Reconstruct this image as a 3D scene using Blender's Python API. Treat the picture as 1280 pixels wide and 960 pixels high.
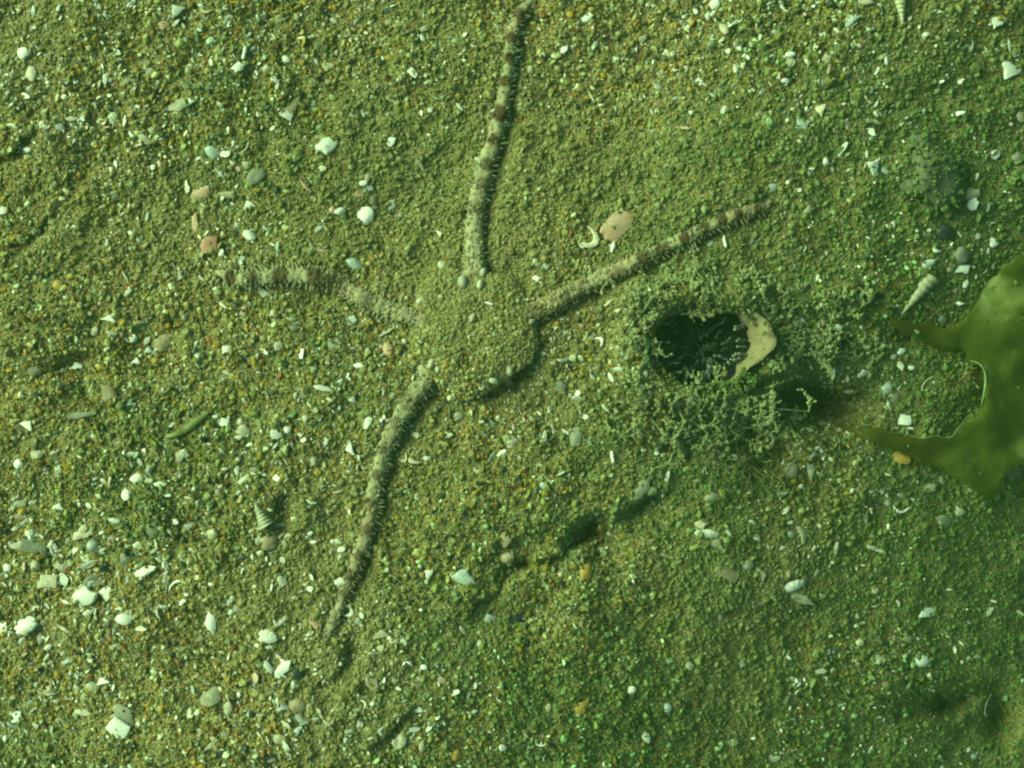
import bpy, bmesh, math, random
import numpy as np
from mathutils import Vector, Matrix, noise as mnoise
from mathutils.geometry import delaunay_2d_cdt

# 1 Blender unit = 1 cm.  A patch of sea bed about 13 cm wide seen from 22 cm above.
sc = bpy.context.scene
sc.unit_settings.system = 'METRIC'
sc.unit_settings.scale_length = 0.01
for o in list(bpy.data.objects):
    bpy.data.objects.remove(o)
C = sc.collection

# ------------------------------------------------------------------ camera
CZ = 22.0
cam = bpy.data.cameras.new('camera')
cam.sensor_width = 36.0
cam.lens = 36.0 * CZ / 12.8
cam.clip_start = 0.1
cam.clip_end = 400.0
camo = bpy.data.objects.new('camera', cam)
C.objects.link(camo)
camo.location = (0, 0, CZ)
cam.dof.use_dof = True
cam.dof.focus_distance = 21.9
cam.dof.aperture_fstop = 1.4
sc.camera = camo

# ------------------------------------------------------------------ sky and sun
SUN_EL, SUN_AZ = math.radians(35), math.radians(158)     # azimuth of the sun, counter-clockwise from +X
world = bpy.data.worlds.new('World')
sc.world = world
world.use_nodes = True
wn = world.node_tree
wn.nodes.clear()
sky = wn.nodes.new('ShaderNodeTexSky')
sky.sky_type = 'NISHITA'
sky.sun_disc = False
sky.sun_elevation = SUN_EL
sky.sun_rotation = math.radians(90) - SUN_AZ
bg = wn.nodes.new('ShaderNodeBackground')
bg.inputs['Strength'].default_value = 0.08
wo = wn.nodes.new('ShaderNodeOutputWorld')
wn.links.new(sky.outputs[0], bg.inputs['Color'])
wn.links.new(bg.outputs[0], wo.inputs['Surface'])

sl = bpy.data.lights.new('sun', 'SUN')
sl.energy = 5.0
sl.angle = math.radians(38)
sl.color = (1.0, 0.95, 0.86)
so = bpy.data.objects.new('sun', sl)
C.objects.link(so)
sdir = Vector((math.cos(SUN_AZ) * math.cos(SUN_EL), math.sin(SUN_AZ) * math.cos(SUN_EL), math.sin(SUN_EL)))
so.rotation_euler = sdir.to_track_quat('Z', 'Y').to_euler()
so.location = sdir * 60

sc.view_settings.view_transform = 'Standard'
sc.view_settings.look = 'None'
sc.view_settings.gamma = 1.0
sc.view_settings.exposure = 0.60
sc.view_settings.use_curve_mapping = False
sc.render.engine = 'CYCLES'
sc.cycles.filter_width = 2.2
sc.cycles.use_denoising = True
sc.cycles.max_bounces = 5
sc.cycles.diffuse_bounces = 2
sc.cycles.glossy_bounces = 2
sc.cycles.transmission_bounces = 4
sc.cycles.volume_bounces = 0
sc.cycles.transparent_max_bounces = 8

RNG = np.random.default_rng(7)
random.seed(7)

# ------------------------------------------------------------------ small helpers
def tag(o, label=None, cat=None, group=None, kind=None):
    if label: o['label'] = label
    if cat: o['category'] = cat
    if group: o['group'] = group
    if kind: o['kind'] = kind
    return o

def mesh_obj(name, verts, faces, mats, parent=None, smooth=True, mat_idx=None):
    me = bpy.data.meshes.new(name)
    me.from_pydata([tuple(v) for v in verts], [], [tuple(f) for f in faces])
    if smooth:
        me.polygons.foreach_set('use_smooth', [True] * len(me.polygons))
    for m in (mats if isinstance(mats, (list, tuple)) else [mats]):
        me.materials.append(m)
    if mat_idx is not None:
        me.polygons.foreach_set('material_index', mat_idx)
    o = bpy.data.objects.new(name, me)
    C.objects.link(o)
    if parent is not None:
        o.parent = parent
    return o

def empty(name, loc):
    o = bpy.data.objects.new(name, None)
    o.empty_display_size = 0.2
    C.objects.link(o)
    o.location = loc
    return o

# value noise on a lattice, evaluated for whole numpy arrays
_LAT = {}
def vnoise(x, y, seed):
    if seed not in _LAT:
        _LAT[seed] = np.random.default_rng(1000 + seed).random((256, 256))
    L = _LAT[seed]
    xi = np.floor(x).astype(int); yi = np.floor(y).astype(int)
    fx = x - xi; fy = y - yi
    fx = fx * fx * fx * (fx * (fx * 6 - 15) + 10); fy = fy * fy * fy * (fy * (fy * 6 - 15) + 10)
    a = L[xi & 255, yi & 255]; b = L[(xi + 1) & 255, yi & 255]
    c = L[xi & 255, (yi + 1) & 255]; d = L[(xi + 1) & 255, (yi + 1) & 255]
    return (a * (1 - fx) + b * fx) * (1 - fy) + (c * (1 - fx) + d * fx) * fy * 1.0 - 0.5

def fbm(x, y, scale, seed, octaves=3, gain=0.5):
    # rotate each octave so that lattice lines never show
    t = 0; amp = 1.0; f = 1.0 / scale
    for k in range(octaves):
        ang = 0.7 + k * 1.1 + seed * 0.37
        xr = x * math.cos(ang) - y * math.sin(ang); yr = x * math.sin(ang) + y * math.cos(ang)
        t = t + amp * vnoise(xr * f + 31.7 * k, yr * f + 17.3 * k, seed + k)
        amp *= gain; f *= 2.03
    return t

def px2(p):
    return ((p[0] - 640) / 100.0, (480 - p[1]) / 100.0)

def resample(pts, step):
    """Catmull-Rom through pts, resampled to even steps (numpy array)."""
    P = [np.array(p, float) for p in pts]
    P = [2 * P[0] - P[1]] + P + [2 * P[-1] - P[-2]]
    out = []
    for i in range(1, len(P) - 2):
        for t in np.linspace(0, 1, 24, endpoint=False):
            p0, p1, p2, p3 = P[i - 1], P[i], P[i + 1], P[i + 2]
            out.append(0.5 * ((2 * p1) + (-p0 + p2) * t + (2 * p0 - 5 * p1 + 4 * p2 - p3) * t * t + (-p0 + 3 * p1 - 3 * p2 + p3) * t ** 3))
    out.append(P[-2])
    out = np.array(out)
    d = np.r_[0, np.cumsum(np.linalg.norm(np.diff(out, axis=0), axis=1))]
    n = max(2, int(d[-1] / step) + 1)
    s = np.linspace(0, d[-1], n)
    return np.stack([np.interp(s, d, out[:, k]) for k in range(out.shape[1])], 1)

def poly_dist(x, y, line):
    """signed distance to a polyline (positive on its right-hand side going along it) and the position 0..1 along it."""
    best = np.full(x.shape, 1e9); sgn = np.zeros(x.shape); along = np.zeros(x.shape)
    n = len(line) - 1
    for i in range(n):
        ax, ay = line[i]; bx, by = line[i + 1]
        dx, dy = bx - ax, by - ay
        L2 = dx * dx + dy * dy + 1e-12
        t = np.clip(((x - ax) * dx + (y - ay) * dy) / L2, 0, 1)
        ex = x - (ax + t * dx); ey = y - (ay + t * dy)
        d = np.hypot(ex, ey)
        m = d < best
        best = np.where(m, d, best)
        sgn = np.where(m, np.sign(ex * dy - ey * dx), sgn)
        along = np.where(m, (i + t) / n, along)
    return best * sgn, along

# ------------------------------------------------------------------ where things lie (traced in the photograph's 1280 x 960 pixels)
ARMS_PX = {
    'top':   [(592, 372), (593, 345), (593, 315), (592, 285), (595, 255), (602, 225), (610, 195), (618, 168), (625, 140), (631, 108), (635, 78), (638, 50), (644, 26), (656, 8), (672, -8), (690, -22)],
    'left':  [(535, 402), (508, 394), (484, 385), (463, 377), (440, 364), (420, 353), (398, 347), (370, 344), (345, 345), (322, 347), (302, 349), (286, 346), (268, 338)],
    'right': [(640, 402), (668, 389), (690, 378), (724, 359), (752, 346), (781, 333), (803, 322), (826, 311), (857, 297), (882, 284), (904, 274), (924, 267), (944, 261), (963, 255), (985, 247)],
    'down':  [(556, 434), (541, 455), (525, 482), (505, 512), (486, 545), (475, 578), (467, 607), (462, 645), (454, 678), (442, 707), (432, 732), (425, 753), (414, 778), (405, 807), (400, 830)],
    'buried': [(618, 452), (631, 473), (633, 492), (628, 515), (620, 540)],
}
ARMS = {k: resample([px2(p) for p in v], 0.02) for k, v in ARMS_PX.items()}
ARM_R = {'top': (0.130, 0.046), 'left': (0.102, 0.080), 'right': (0.110, 0.055), 'down': (0.112, 0.050), 'buried': (0.10, 0.07)}
DISC = px2((590, 414)); DISC_R = 0.80

# cracks and little cliffs in the sand: the sheltered (low) side is on the right going along the line
CRACKS = [  # points, drop, width of the hollow, lip
    ([(585, 772), (612, 742), (645, 716), (688, 692), (724, 672), (748, 656), (800, 630), (850, 606)], 0.36, 0.30, 0.08),
    ([(625, 492), (645, 472), (660, 446), (668, 412), (684, 396), (730, 374), (770, 350)], 0.26, 0.14, 0.0),
    ([(530, 500), (560, 494), (612, 494), (628, 486)], 0.26, 0.14, 0.0),
    ([(0, 306), (24, 296), (48, 276), (66, 262)], 0.12, 0.22, 0.03),
    ([(-20, 200), (14, 190), (34, 178), (52, 176)], 0.14, 0.22, 0.03),
    ([(436, 972), (470, 930), (498, 902), (530, 876)], 0.13, 0.35, 0.02),
    ([(1150, 884), (1190, 866), (1222, 850), (1262, 836)], 0.42, 0.38, 0.05),
    ([(652, 18), (672, 12), (692, 6)], 0.14, 0.12, 0.03),
    ([(300, 360), (330, 366), (352, 362)], 0.12, 0.12, 0.0),
    ([(770, 412), (790, 388), (806, 372)], 0.12, 0.15, 0.0),
    ([(105, 470), (130, 498), (160, 505)], 0.09, 0.25, 0.02),
    ([(318, 622), (345, 620), (372, 618)], 0.14, 0.18, 0.03),
    ([(225, 250), (240, 232), (262, 226)], 0.10, 0.16, 0.0),
    ([(880, 760), (940, 752), (1000, 764), (1040, 752)], 0.10, 0.35, 0.03),
    ([(380, 850), (415, 838), (440, 800)], 0.10, 0.22, 0.0),
    ([(1120, 90), (1160, 98), (1200, 84)], 0.08, 0.2, 0.02),
]
CRACKS = [(resample([px2(p) for p in c[0]], 0.12), c[1], c[2], c[3]) for c in CRACKS]
HOLLOWS = [  # centre px, radii px, depth (negative: a bump), angle
    (1008, 502, 64, 27, 1.05, -6), (958, 428, 26, 40, 0.34, 0), (950, 545, 60, 26, 0.20, -25), (965, 470, 22, 30, -0.16, 0), (732, 664, 28, 12, 0.50, 35), (1180, 876, 50, 18, 0.36, 15), (1250, 892, 20, 34, 0.50, 0), (90, 455, 26, 14, 0.14, 20), (640, 712, 34, 10, 0.2, 32), (440, 812, 14, 22, 0.14, 0), (355, 640, 14, 18, 0.16, 0),
    (95, 462, 36, 20, 0.07, 0), (640, 470, 10, 14, 0.1, 0), (800, 330, 34, 20, -0.10, 30), (785, 368, 30, 12, -0.10, 35),
    (1160, 212, 46, 40, -0.06, 0), (1110, 220, 30, 26, -0.05, 0), (600, 640, 90, 50, -0.10, 20), (1050, 372, 44, 18, -0.12, 0),
    (1085, 480, 60, 40, 0.14, 0), (1140, 420, 40, 16, 0.16, -20), (60, 690, 80, 50, 0.05, 0), (640, 690, 40, 18, 0.10, 25),
    (20, 100, 60, 40, -0.08, 0), (250, 940, 90, 40, -0.06, 0), (1100, 850, 70, 40, -0.06, 0), (740, 130, 90, 70, 0.05, 0),
]
SIPHON = (881, 432, 63, 49)     # centre and half axes of the dark opening, px

_SU = np.linspace(-60, 120, 7201)
_t = np.clip((_SU + 0.6) / 6.2, 0, 1); _t2 = np.clip((15 - _SU) / 6.0, 0, 1)
_SH = np.cumsum(0.54 * _t * _t * (3 - 2 * _t) * _t2 * _t2 * (3 - 2 * _t2)) * (_SU[1] - _SU[0])
def base_height(x, y):
    """sea bed in cm; x, y in cm on the plane z = 0 (the picture's plane)"""
    # the bed falls away, steeper and steeper, down-light of the star (towards +X -Y), then levels out
    u = 0.8 * x - 0.6 * y
    h = -np.interp(u, _SU, _SH)
    h = h - 0.004 * np.clip(-x - 2.0, 0, 8) ** 2
    h = h + 0.26 * fbm(x, y, 3.4, 3, 2) + 0.10 * fbm(x, y, 1.2, 11, 2) + 0.085 * fbm(x, y, 0.42, 23, 3, 0.65)
    return h

def relief(x, y):
    h = np.zeros(x.shape)
    wob = 0.22 * fbm(x, y, 0.45, 41, 3, 0.6)
    vary = np.clip(0.7 + 2.2 * fbm(x, y, 0.6, 47, 2), 0.05, 1.5)
    for line, drop, wid, lip in CRACKS:
        s, a = poly_dist(x, y, line)
        fade = np.clip(np.minimum(a, 1 - a) * 5, 0, 1) * vary
        s = s + wob
        below = np.where(s > 0, drop * np.exp(-s / wid) * np.clip(s / 0.05, 0, 1), 0)
        above = np.where(s <= 0, lip * np.exp(s / 0.5), lip * np.clip(1 - s / 0.05, 0, 1))
        h = h + fade * (above - below)
    for cx, cy, rx, ry, dep, ang in HOLLOWS:
        wx, wy = px2((cx, cy)); ca, sa = math.cos(math.radians(ang)), math.sin(math.radians(ang))
        u = ((x - wx) * ca + (y - wy) * sa) / (rx / 100); v = (-(x - wx) * sa + (y - wy) * ca) / (ry / 100)
        r2 = (u * u + v * v) * (1 + 1.2 * wob)
        h = h - dep * np.exp(-r2 ** 1.3)
    # the trench that each arm has swept on its sheltered side
    for k, (dep, side) in {'top': (0.08, 1), 'left': (0.05, -1), 'right': (0.09, 1), 'down': (0.09, -1)}.items():
        s, a = poly_dist(x, y, ARMS[k][::6])
        s = s * side
        r = ARM_R[k][0] * (1 - a) + ARM_R[k][1] * a
        w = np.clip((1 - a) * 8, 0, 1) * np.clip(a * 8, 0, 1)
        h = h - w * dep * np.exp(-((s - r * 1.1) / (0.13)) ** 2)
        h = h + w * 0.03 * np.exp(-((s + r * 1.5) / 0.2) ** 2)
    # low dome of sand under the star's disc
    d = np.hypot(x - DISC[0], y - DISC[1])
    h = h + 0.08 * np.exp(-(d / 0.95) ** 4)
    # fuzzy mound and pit of the siphon
    cx, cy = px2(SIPHON[:2])
    u = (x - cx) / (SIPHON[2] / 100); v = (y - cy) / (SIPHON[3] / 100)
    d = (np.abs(u) ** 2.4 + np.abs(v) ** 2.4) ** (1 / 2.4) * (1 + 0.5 * wob)
    h = h + 0.26 * np.exp(-((d - 1.35) / 0.45) ** 2)
    h = h - 1.25 * np.clip((1.12 - d) / 0.3, 0, 1) ** 1.2
    return h

def height(x, y):
    x = np.asarray(x, float); y = np.asarray(y, float)
    return base_height(x, y) + relief(x, y)

def height0(x, y):
    return float(height(np.array([x]), np.array([y]))[0])

def to_world(x, y, z):
    """a point drawn at (x, y) of the picture plane that really lies at height z"""
    k = 1 - z / CZ
    return x * k, y * k

# ------------------------------------------------------------------ materials
def nodes(name):
    m = bpy.data.materials.new(name)
    m.use_nodes = True
    nt = m.node_tree
    b = nt.nodes['Principled BSDF']
    return m, nt, b

def lk(nt, a, b):
    nt.links.new(a, b)

def noisy(name, c1, c2, scale, rough=0.6, bump=0.0, spec=0.4, c3=None, sss=0.0, detail=4, dust=0.0):
    m, nt, b = nodes(name)
    tc = nt.nodes.new('ShaderNodeTexCoord')
    oi = nt.nodes.new('ShaderNodeObjectInfo')
    va = nt.nodes.new('ShaderNodeVectorMath'); va.operation = 'MULTIPLY_ADD'
    va.inputs[1].default_value = (1, 1, 1)
    mu = nt.nodes.new('ShaderNodeVectorMath'); mu.operation = 'SCALE'; mu.inputs['Scale'].default_value = 37.0
    cb = nt.nodes.new('ShaderNodeCombineXYZ')
    lk(nt, oi.outputs['Random'], cb.inputs[0]); lk(nt, oi.outputs['Random'], cb.inputs[1])
    lk(nt, cb.outputs[0], mu.inputs[0])
    lk(nt, tc.outputs['Object'], va.inputs[0]); lk(nt, mu.outputs[0], va.inputs[2])
    nz = nt.nodes.new('ShaderNodeTexNoise')
    nz.inputs['Scale'].default_value = scale; nz.inputs['Detail'].default_value = detail; nz.inputs['Roughness'].default_value = 0.65
    lk(nt, va.outputs[0], nz.inputs['Vector'])
    r = nt.nodes.new('ShaderNodeValToRGB')
    r.color_ramp.elements[0].position = 0.35; r.color_ramp.elements[0].color = (*c1, 1)
    r.color_ramp.elements[1].position = 0.65; r.color_ramp.elements[1].color = (*c2, 1)
    if c3:
        e = r.color_ramp.elements.new(0.78); e.color = (*c3, 1)
    lk(nt, nz.outputs['Fac'], r.inputs[0])
    hs = nt.nodes.new('ShaderNodeHueSaturation')
    mr = nt.nodes.new('ShaderNodeMapRange')
    mr.inputs['To Min'].default_value = 0.8; mr.inputs['To Max'].default_value = 1.12
    lk(nt, oi.outputs['Random'], mr.inputs['Value']); lk(nt, mr.outputs[0], hs.inputs['Value'])
    lk(nt, r.outputs[0], hs.inputs['Color']); lk(nt, hs.outputs[0], b.inputs['Base Color'])
    if dust:
        n3 = nt.nodes.new('ShaderNodeTexNoise'); n3.inputs['Scale'].default_value = 13; n3.inputs['Detail'].default_value = 6; n3.inputs['Roughness'].default_value = 0.75
        lk(nt, va.outputs[0], n3.inputs['Vector'])
        m3 = nt.nodes.new('ShaderNodeMapRange'); m3.inputs['From Min'].default_value = 0.50; m3.inputs['From Max'].default_value = 0.62; m3.inputs['To Max'].default_value = dust
        lk(nt, n3.outputs['Fac'], m3.inputs['Value'])
        x3 = nt.nodes.new('ShaderNodeMix'); x3.data_type = 'RGBA'; x3.inputs['B'].default_value = (0.23, 0.20, 0.11, 1)
        lk(nt, m3.outputs[0], x3.inputs['Factor']); lk(nt, hs.outputs[0], x3.inputs['A']); lk(nt, x3.outputs['Result'], b.inputs['Base Color'])
    b.inputs['Roughness'].default_value = rough
    b.inputs['Specular IOR Level'].default_value = spec
    if sss:
        b.inputs['Subsurface Weight'].default_value = sss
        b.inputs['Subsurface Radius'].default_value = (0.06, 0.05, 0.03)
        b.inputs['Subsurface Scale'].default_value = 1.0
    if bump:
        bp = nt.nodes.new('ShaderNodeBump'); bp.inputs['Strength'].default_value = bump; bp.inputs['Distance'].default_value = 0.02
        n2 = nt.nodes.new('ShaderNodeTexNoise'); n2.inputs['Scale'].default_value = scale * 2.5; n2.inputs['Detail'].default_value = 3
        lk(nt, va.outputs[0], n2.inputs['Vector'])
        lk(nt, n2.outputs['Fac'], bp.inputs['Height']); lk(nt, bp.outputs[0], b.inputs['Normal'])
    return m

M = {}
M['bed'] = noisy('sea_bed_silt', (0.10, 0.075, 0.028), (0.19, 0.165, 0.07), 9.0, 0.9, 0.6, 0.1, detail=8)
def bed_material():
    m, nt, b = nodes('sea_bed_fine_sand')
    tc = nt.nodes.new('ShaderNodeTexCoord')
    vo = nt.nodes.new('ShaderNodeTexVoronoi'); vo.inputs['Scale'].default_value = 46; vo.inputs['Randomness'].default_value = 1
    lk(nt, tc.outputs['Object'], vo.inputs['Vector'])
    sp = nt.nodes.new('ShaderNodeSeparateColor'); lk(nt, vo.outputs['Color'], sp.inputs[0])
    r = nt.nodes.new('ShaderNodeValToRGB'); r.color_ramp.interpolation = 'CONSTANT'
    cols = [(0, (0.11, 0.085, 0.03)), (0.22, (0.20, 0.175, 0.07)), (0.6, (0.26, 0.225, 0.10)), (0.8, (0.25, 0.16, 0.035)), (0.9, (0.14, 0.15, 0.085)), (0.96, (0.45, 0.43, 0.32))]
    r.color_ramp.elements[0].position = 0; r.color_ramp.elements[0].color = (*cols[0][1], 1)
    r.color_ramp.elements[1].position = cols[1][0]; r.color_ramp.elements[1].color = (*cols[1][1], 1)
    for p, c in cols[2:]:
        e = r.color_ramp.elements.new(p); e.color = (*c, 1)
    lk(nt, sp.outputs[0], r.inputs[0]); lk(nt, r.outputs[0], b.inputs['Base Color'])
    bp = nt.nodes.new('ShaderNodeBump'); bp.inputs['Strength'].default_value = 0.7; bp.inputs['Distance'].default_value = 0.012; bp.invert = True
    lk(nt, vo.outputs['Distance'], bp.inputs['Height']); lk(nt, bp.outputs[0], b.inputs['Normal'])
    b.inputs['Roughness'].default_value = 0.8; b.inputs['Specular IOR Level'].default_value = 0.15
    return m
M['bed'] = bed_material()
M['white'] = noisy('chalky_white_shell', (0.72, 0.71, 0.64), (0.86, 0.85, 0.80), 7, 0.45, 0.25, dust=0.3)
M['cream'] = noisy('cream_shell', (0.42, 0.37, 0.25), (0.62, 0.56, 0.42), 8, 0.5, 0.3, dust=0.65)
M['silty'] = noisy('silted_white_shell', (0.42, 0.42, 0.33), (0.60, 0.60, 0.50), 8, 0.5, 0.3, dust=0.8)
M['pale'] = noisy('silty_pale_shell', (0.26, 0.25, 0.17), (0.45, 0.43, 0.32), 9, 0.6, 0.35, dust=0.8)
M['tan'] = noisy('tan_shell', (0.27, 0.20, 0.11), (0.42, 0.34, 0.21), 8, 0.55, 0.35, dust=0.8)
M['pink'] = noisy('pinkish_shell', (0.45, 0.25, 0.16), (0.58, 0.40, 0.28), 7, 0.5, 0.3, dust=0.7)
M['rose'] = noisy('rose_brown_shell', (0.36, 0.16, 0.08), (0.50, 0.28, 0.18), 7, 0.5, 0.3, dust=0.5)
M['blue'] = noisy('bluish_shell', (0.30, 0.36, 0.34), (0.48, 0.54, 0.52), 7, 0.4, 0.2, dust=0.6)
M['grey'] = noisy('grey_stone', (0.15, 0.16, 0.12), (0.25, 0.25, 0.19), 7, 0.7, 0.4, dust=0.7)
M['dark'] = noisy('dark_stone', (0.012, 0.016, 0.016), (0.035, 0.045, 0.045), 9, 0.45, 0.3)
M['amber'] = noisy('amber_grain', (0.34, 0.19, 0.03), (0.48, 0.32, 0.10), 6, 0.4, 0.2)
M['olive'] = noisy('olive_weed_scrap', (0.07, 0.09, 0.02), (0.16, 0.17, 0.05), 6, 0.5, 0.2)
M['lump'] = noisy('silt_coated_stone', (0.12, 0.14, 0.09), (0.22, 0.22, 0.14), 10, 0.9, 0.9, 0.1, detail=8)
M['fuzz'] = noisy('silty_algal_filament', (0.16, 0.185, 0.085), (0.30, 0.32, 0.17), 5, 0.9, 0.5, 0.1)
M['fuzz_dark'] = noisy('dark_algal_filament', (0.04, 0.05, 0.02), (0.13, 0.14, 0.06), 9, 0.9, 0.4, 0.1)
M['collar'] = noisy('siphon_collar_skin', (0.17, 0.135, 0.075), (0.27, 0.22, 0.135), 6, 0.8, 0.9, 0.2, detail=8)
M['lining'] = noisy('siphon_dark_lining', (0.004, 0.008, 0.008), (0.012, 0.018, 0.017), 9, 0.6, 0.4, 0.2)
M['tentacle'] = noisy('siphon_tentacle_skin', (0.09, 0.12, 0.09), (0.36, 0.40, 0.29), 14, 0.6, 0.2, 0.3)
M['spine'] = noisy('star_spine', (0.24, 0.21, 0.12), (0.42, 0.37, 0.24), 10, 0.6, 0.0, 0.3)
M['shield'] = noisy('star_shield_plate', (0.30, 0.28, 0.19), (0.52, 0.50, 0.40), 10, 0.6, 0.3, 0.3)

def sand_material():
    m, nt, b = nodes('sand_grain')
    at = nt.nodes.new('ShaderNodeAttribute'); at.attribute_type = 'INSTANCER'; at.attribute_name = 'col'
    tc = nt.nodes.new('ShaderNodeTexCoord')
    nz = nt.nodes.new('ShaderNodeTexNoise'); nz.inputs['Scale'].default_value = 1.6; nz.inputs['Detail'].default_value = 2
    lk(nt, tc.outputs['Object'], nz.inputs['Vector'])
    mr = nt.nodes.new('ShaderNodeMapRange'); mr.inputs['To Min'].default_value = 0.65; mr.inputs['To Max'].default_value = 1.35
    lk(nt, nz.outputs['Fac'], mr.inputs['Value'])
    mx = nt.nodes.new('ShaderNodeVectorMath'); mx.operation = 'SCALE'
    lk(nt, at.outputs['Color'], mx.inputs[0]); lk(nt, mr.outputs[0], mx.inputs['Scale'])
    lk(nt, mx.outputs[0], b.inputs['Base Color'])
    b.inputs['Roughness'].default_value = 0.5
    b.inputs['Specular IOR Level'].default_value = 0.35
    return m
M['sand'] = sand_material()

# ------------------------------------------------------------------ the sea bed: one sheet, fine in view, running on far beyond it
def axis(half, step, far):
    a = list(np.arange(0, half, step)); s = step
    while a[-1] < far:
        s *= 1.22
        a.append(a[-1] + s)
    a = np.array(a)
    return np.r_[-a[:0:-1], a]

ax, ay = axis(9.2, 0.032, 50.0), axis(7.4, 0.032, 50.0)
GX, GY = np.meshgrid(ax, ay, indexing='ij')
GZ = height(GX, GY)
# from here on heights are looked up on this grid (bilinear), which is quick and is the surface itself
height_exact = height
def height(x, y):
    x = np.asarray(x, float); y = np.asarray(y, float)
    i = np.clip(np.searchsorted(ax, x) - 1, 0, len(ax) - 2); j = np.clip(np.searchsorted(ay, y) - 1, 0, len(ay) - 2)
    fx = (x - ax[i]) / (ax[i + 1] - ax[i]); fy = (y - ay[j]) / (ay[j + 1] - ay[j])
    return (GZ[i, j] * (1 - fx) + GZ[i + 1, j] * fx) * (1 - fy) + (GZ[i, j + 1] * (1 - fx) + GZ[i + 1, j + 1] * fx) * fy
k = 1 - GZ / CZ
inside = np.clip((12 - np.hypot(GX, GY)) / 3, 0, 1)
k = 1 + (k - 1) * inside
V = np.stack([GX * k, GY * k, GZ], -1).reshape(-1, 3)
nx, ny = len(ax), len(ay)
idx = np.arange(nx * ny).reshape(nx, ny)
F = np.stack([idx[:-1, :-1], idx[1:, :-1], idx[1:, 1:], idx[:-1, 1:]], -1).reshape(-1, 4)
me = bpy.data.meshes.new('seabed')
me.vertices.add(len(V)); me.vertices.foreach_set('co', V.ravel())
me.loops.add(F.size); me.loops.foreach_set('vertex_index', F.ravel().astype(np.int32))
me.polygons.add(len(F)); me.polygons.foreach_set('loop_start', np.arange(0, F.size, 4, dtype=np.int32))
me.polygons.foreach_set('loop_total', np.full(len(F), 4, np.int32))
me.update(); me.validate()
me.polygons.foreach_set('use_smooth', np.ones(len(F), bool))
me.materials.append(M['bed'])
seabed = bpy.data.objects.new('seabed', me); C.objects.link(seabed)
tag(seabed, 'uneven sandy sea bed under the whole picture', 'sea bed', kind='structure')

# ------------------------------------------------------------------ sand grains: nobody could count them, instanced on points
def grain_tree(name, variants, subdiv, rough):
    ng = bpy.data.node_groups.new(name, 'GeometryNodeTree')
    ng.interface.new_socket(name='Geometry', in_out='INPUT', socket_type='NodeSocketGeometry')
    ng.interface.new_socket(name='Geometry', in_out='OUTPUT', socket_type='NodeSocketGeometry')
    N = ng.nodes; L = ng.links
    gi = N.new('NodeGroupInput'); go = N.new('NodeGroupOutput')
    g2i = N.new('GeometryNodeGeometryToInstance')
    for i in range(variants):
        ico = N.new('GeometryNodeMeshIcoSphere'); ico.inputs['Radius'].default_value = 1.0; ico.inputs['Subdivisions'].default_value = subdiv
        pos = N.new('GeometryNodeInputPosition')
        nz = N.new('ShaderNodeTexNoise'); nz.noise_dimensions = '4D'
        nz.inputs['W'].default_value = 3.7 * i + 0.3; nz.inputs['Scale'].default_value = 0.9; nz.inputs['Detail'].default_value = 1.0
        L.new(pos.outputs[0], nz.inputs['Vector'])
        sub = N.new('ShaderNodeVectorMath'); sub.operation = 'SUBTRACT'; sub.inputs[1].default_value = (0.5, 0.5, 0.5)
        L.new(nz.outputs['Color'], sub.inputs[0])
        scl = N.new('ShaderNodeVectorMath'); scl.operation = 'SCALE'; scl.inputs['Scale'].default_value = rough
        L.new(sub.outputs[0], scl.inputs[0])
        sp = N.new('GeometryNodeSetPosition')
        L.new(ico.outputs['Mesh'], sp.inputs['Geometry']); L.new(scl.outputs[0], sp.inputs['Offset'])
        sm = N.new('GeometryNodeSetMaterial'); sm.inputs['Material'].default_value = M['sand']
        L.new(sp.outputs[0], sm.inputs['Geometry'])
        L.new(sm.outputs[0], g2i.inputs[0])
    iop = N.new('GeometryNodeInstanceOnPoints')
    iop.inputs['Pick Instance'].default_value = True
    L.new(gi.outputs[0], iop.inputs['Points']); L.new(g2i.outputs[0], iop.inputs['Instance'])
    def attr(nm, ty):
        a = N.new('GeometryNodeInputNamedAttribute'); a.data_type = ty; a.inputs['Name'].default_value = nm
        return a.outputs['Attribute']
    L.new(attr('pick', 'INT'), iop.inputs['Instance Index'])
    L.new(attr('rot', 'FLOAT_VECTOR'), iop.inputs['Rotation'])
    L.new(attr('scl', 'FLOAT_VECTOR'), iop.inputs['Scale'])
    L.new(iop.outputs[0], go.inputs[0])
    return ng

GRAIN_TREE = grain_tree('sand_grain_scatter', 8, 1, 1.5)
GRAIN_TREE_FINE = grain_tree('coarse_grain_scatter', 8, 2, 1.7)

def grain_object(name, pos, scl, col, tree, parent=None, flat=False):
    n = len(pos)
    me = bpy.data.meshes.new(name)
    me.vertices.add(n)
    me.vertices.foreach_set('co', np.asarray(pos, np.float32).ravel())
    rot = RNG.random((n, 3)) * 6.283
    if flat:
        rot[:, 0] = RNG.normal(0, 0.45, n); rot[:, 1] = RNG.normal(0, 0.45, n)
    for nm, ty, arr, key in (('rot', 'FLOAT_VECTOR', rot, 'vector'), ('scl', 'FLOAT_VECTOR', scl, 'vector')):
        a = me.attributes.new(nm, ty, 'POINT'); a.data.foreach_set(key, np.asarray(arr, np.float32).ravel())
    a = me.attributes.new('pick', 'INT', 'POINT'); a.data.foreach_set('value', RNG.integers(0, 8, n).astype(np.int32))
    c4 = np.c_[col, np.ones(n)]
    a = me.attributes.new('col', 'FLOAT_COLOR', 'POINT'); a.data.foreach_set('color', c4.astype(np.float32).ravel())
    me.materials.append(M['sand'])
    o = bpy.data.objects.new(name, me); C.objects.link(o)
    if parent is not None:
        o.parent = parent
    md = o.modifiers.new('scatter', 'NODES'); md.node_group = tree
    return o

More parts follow.
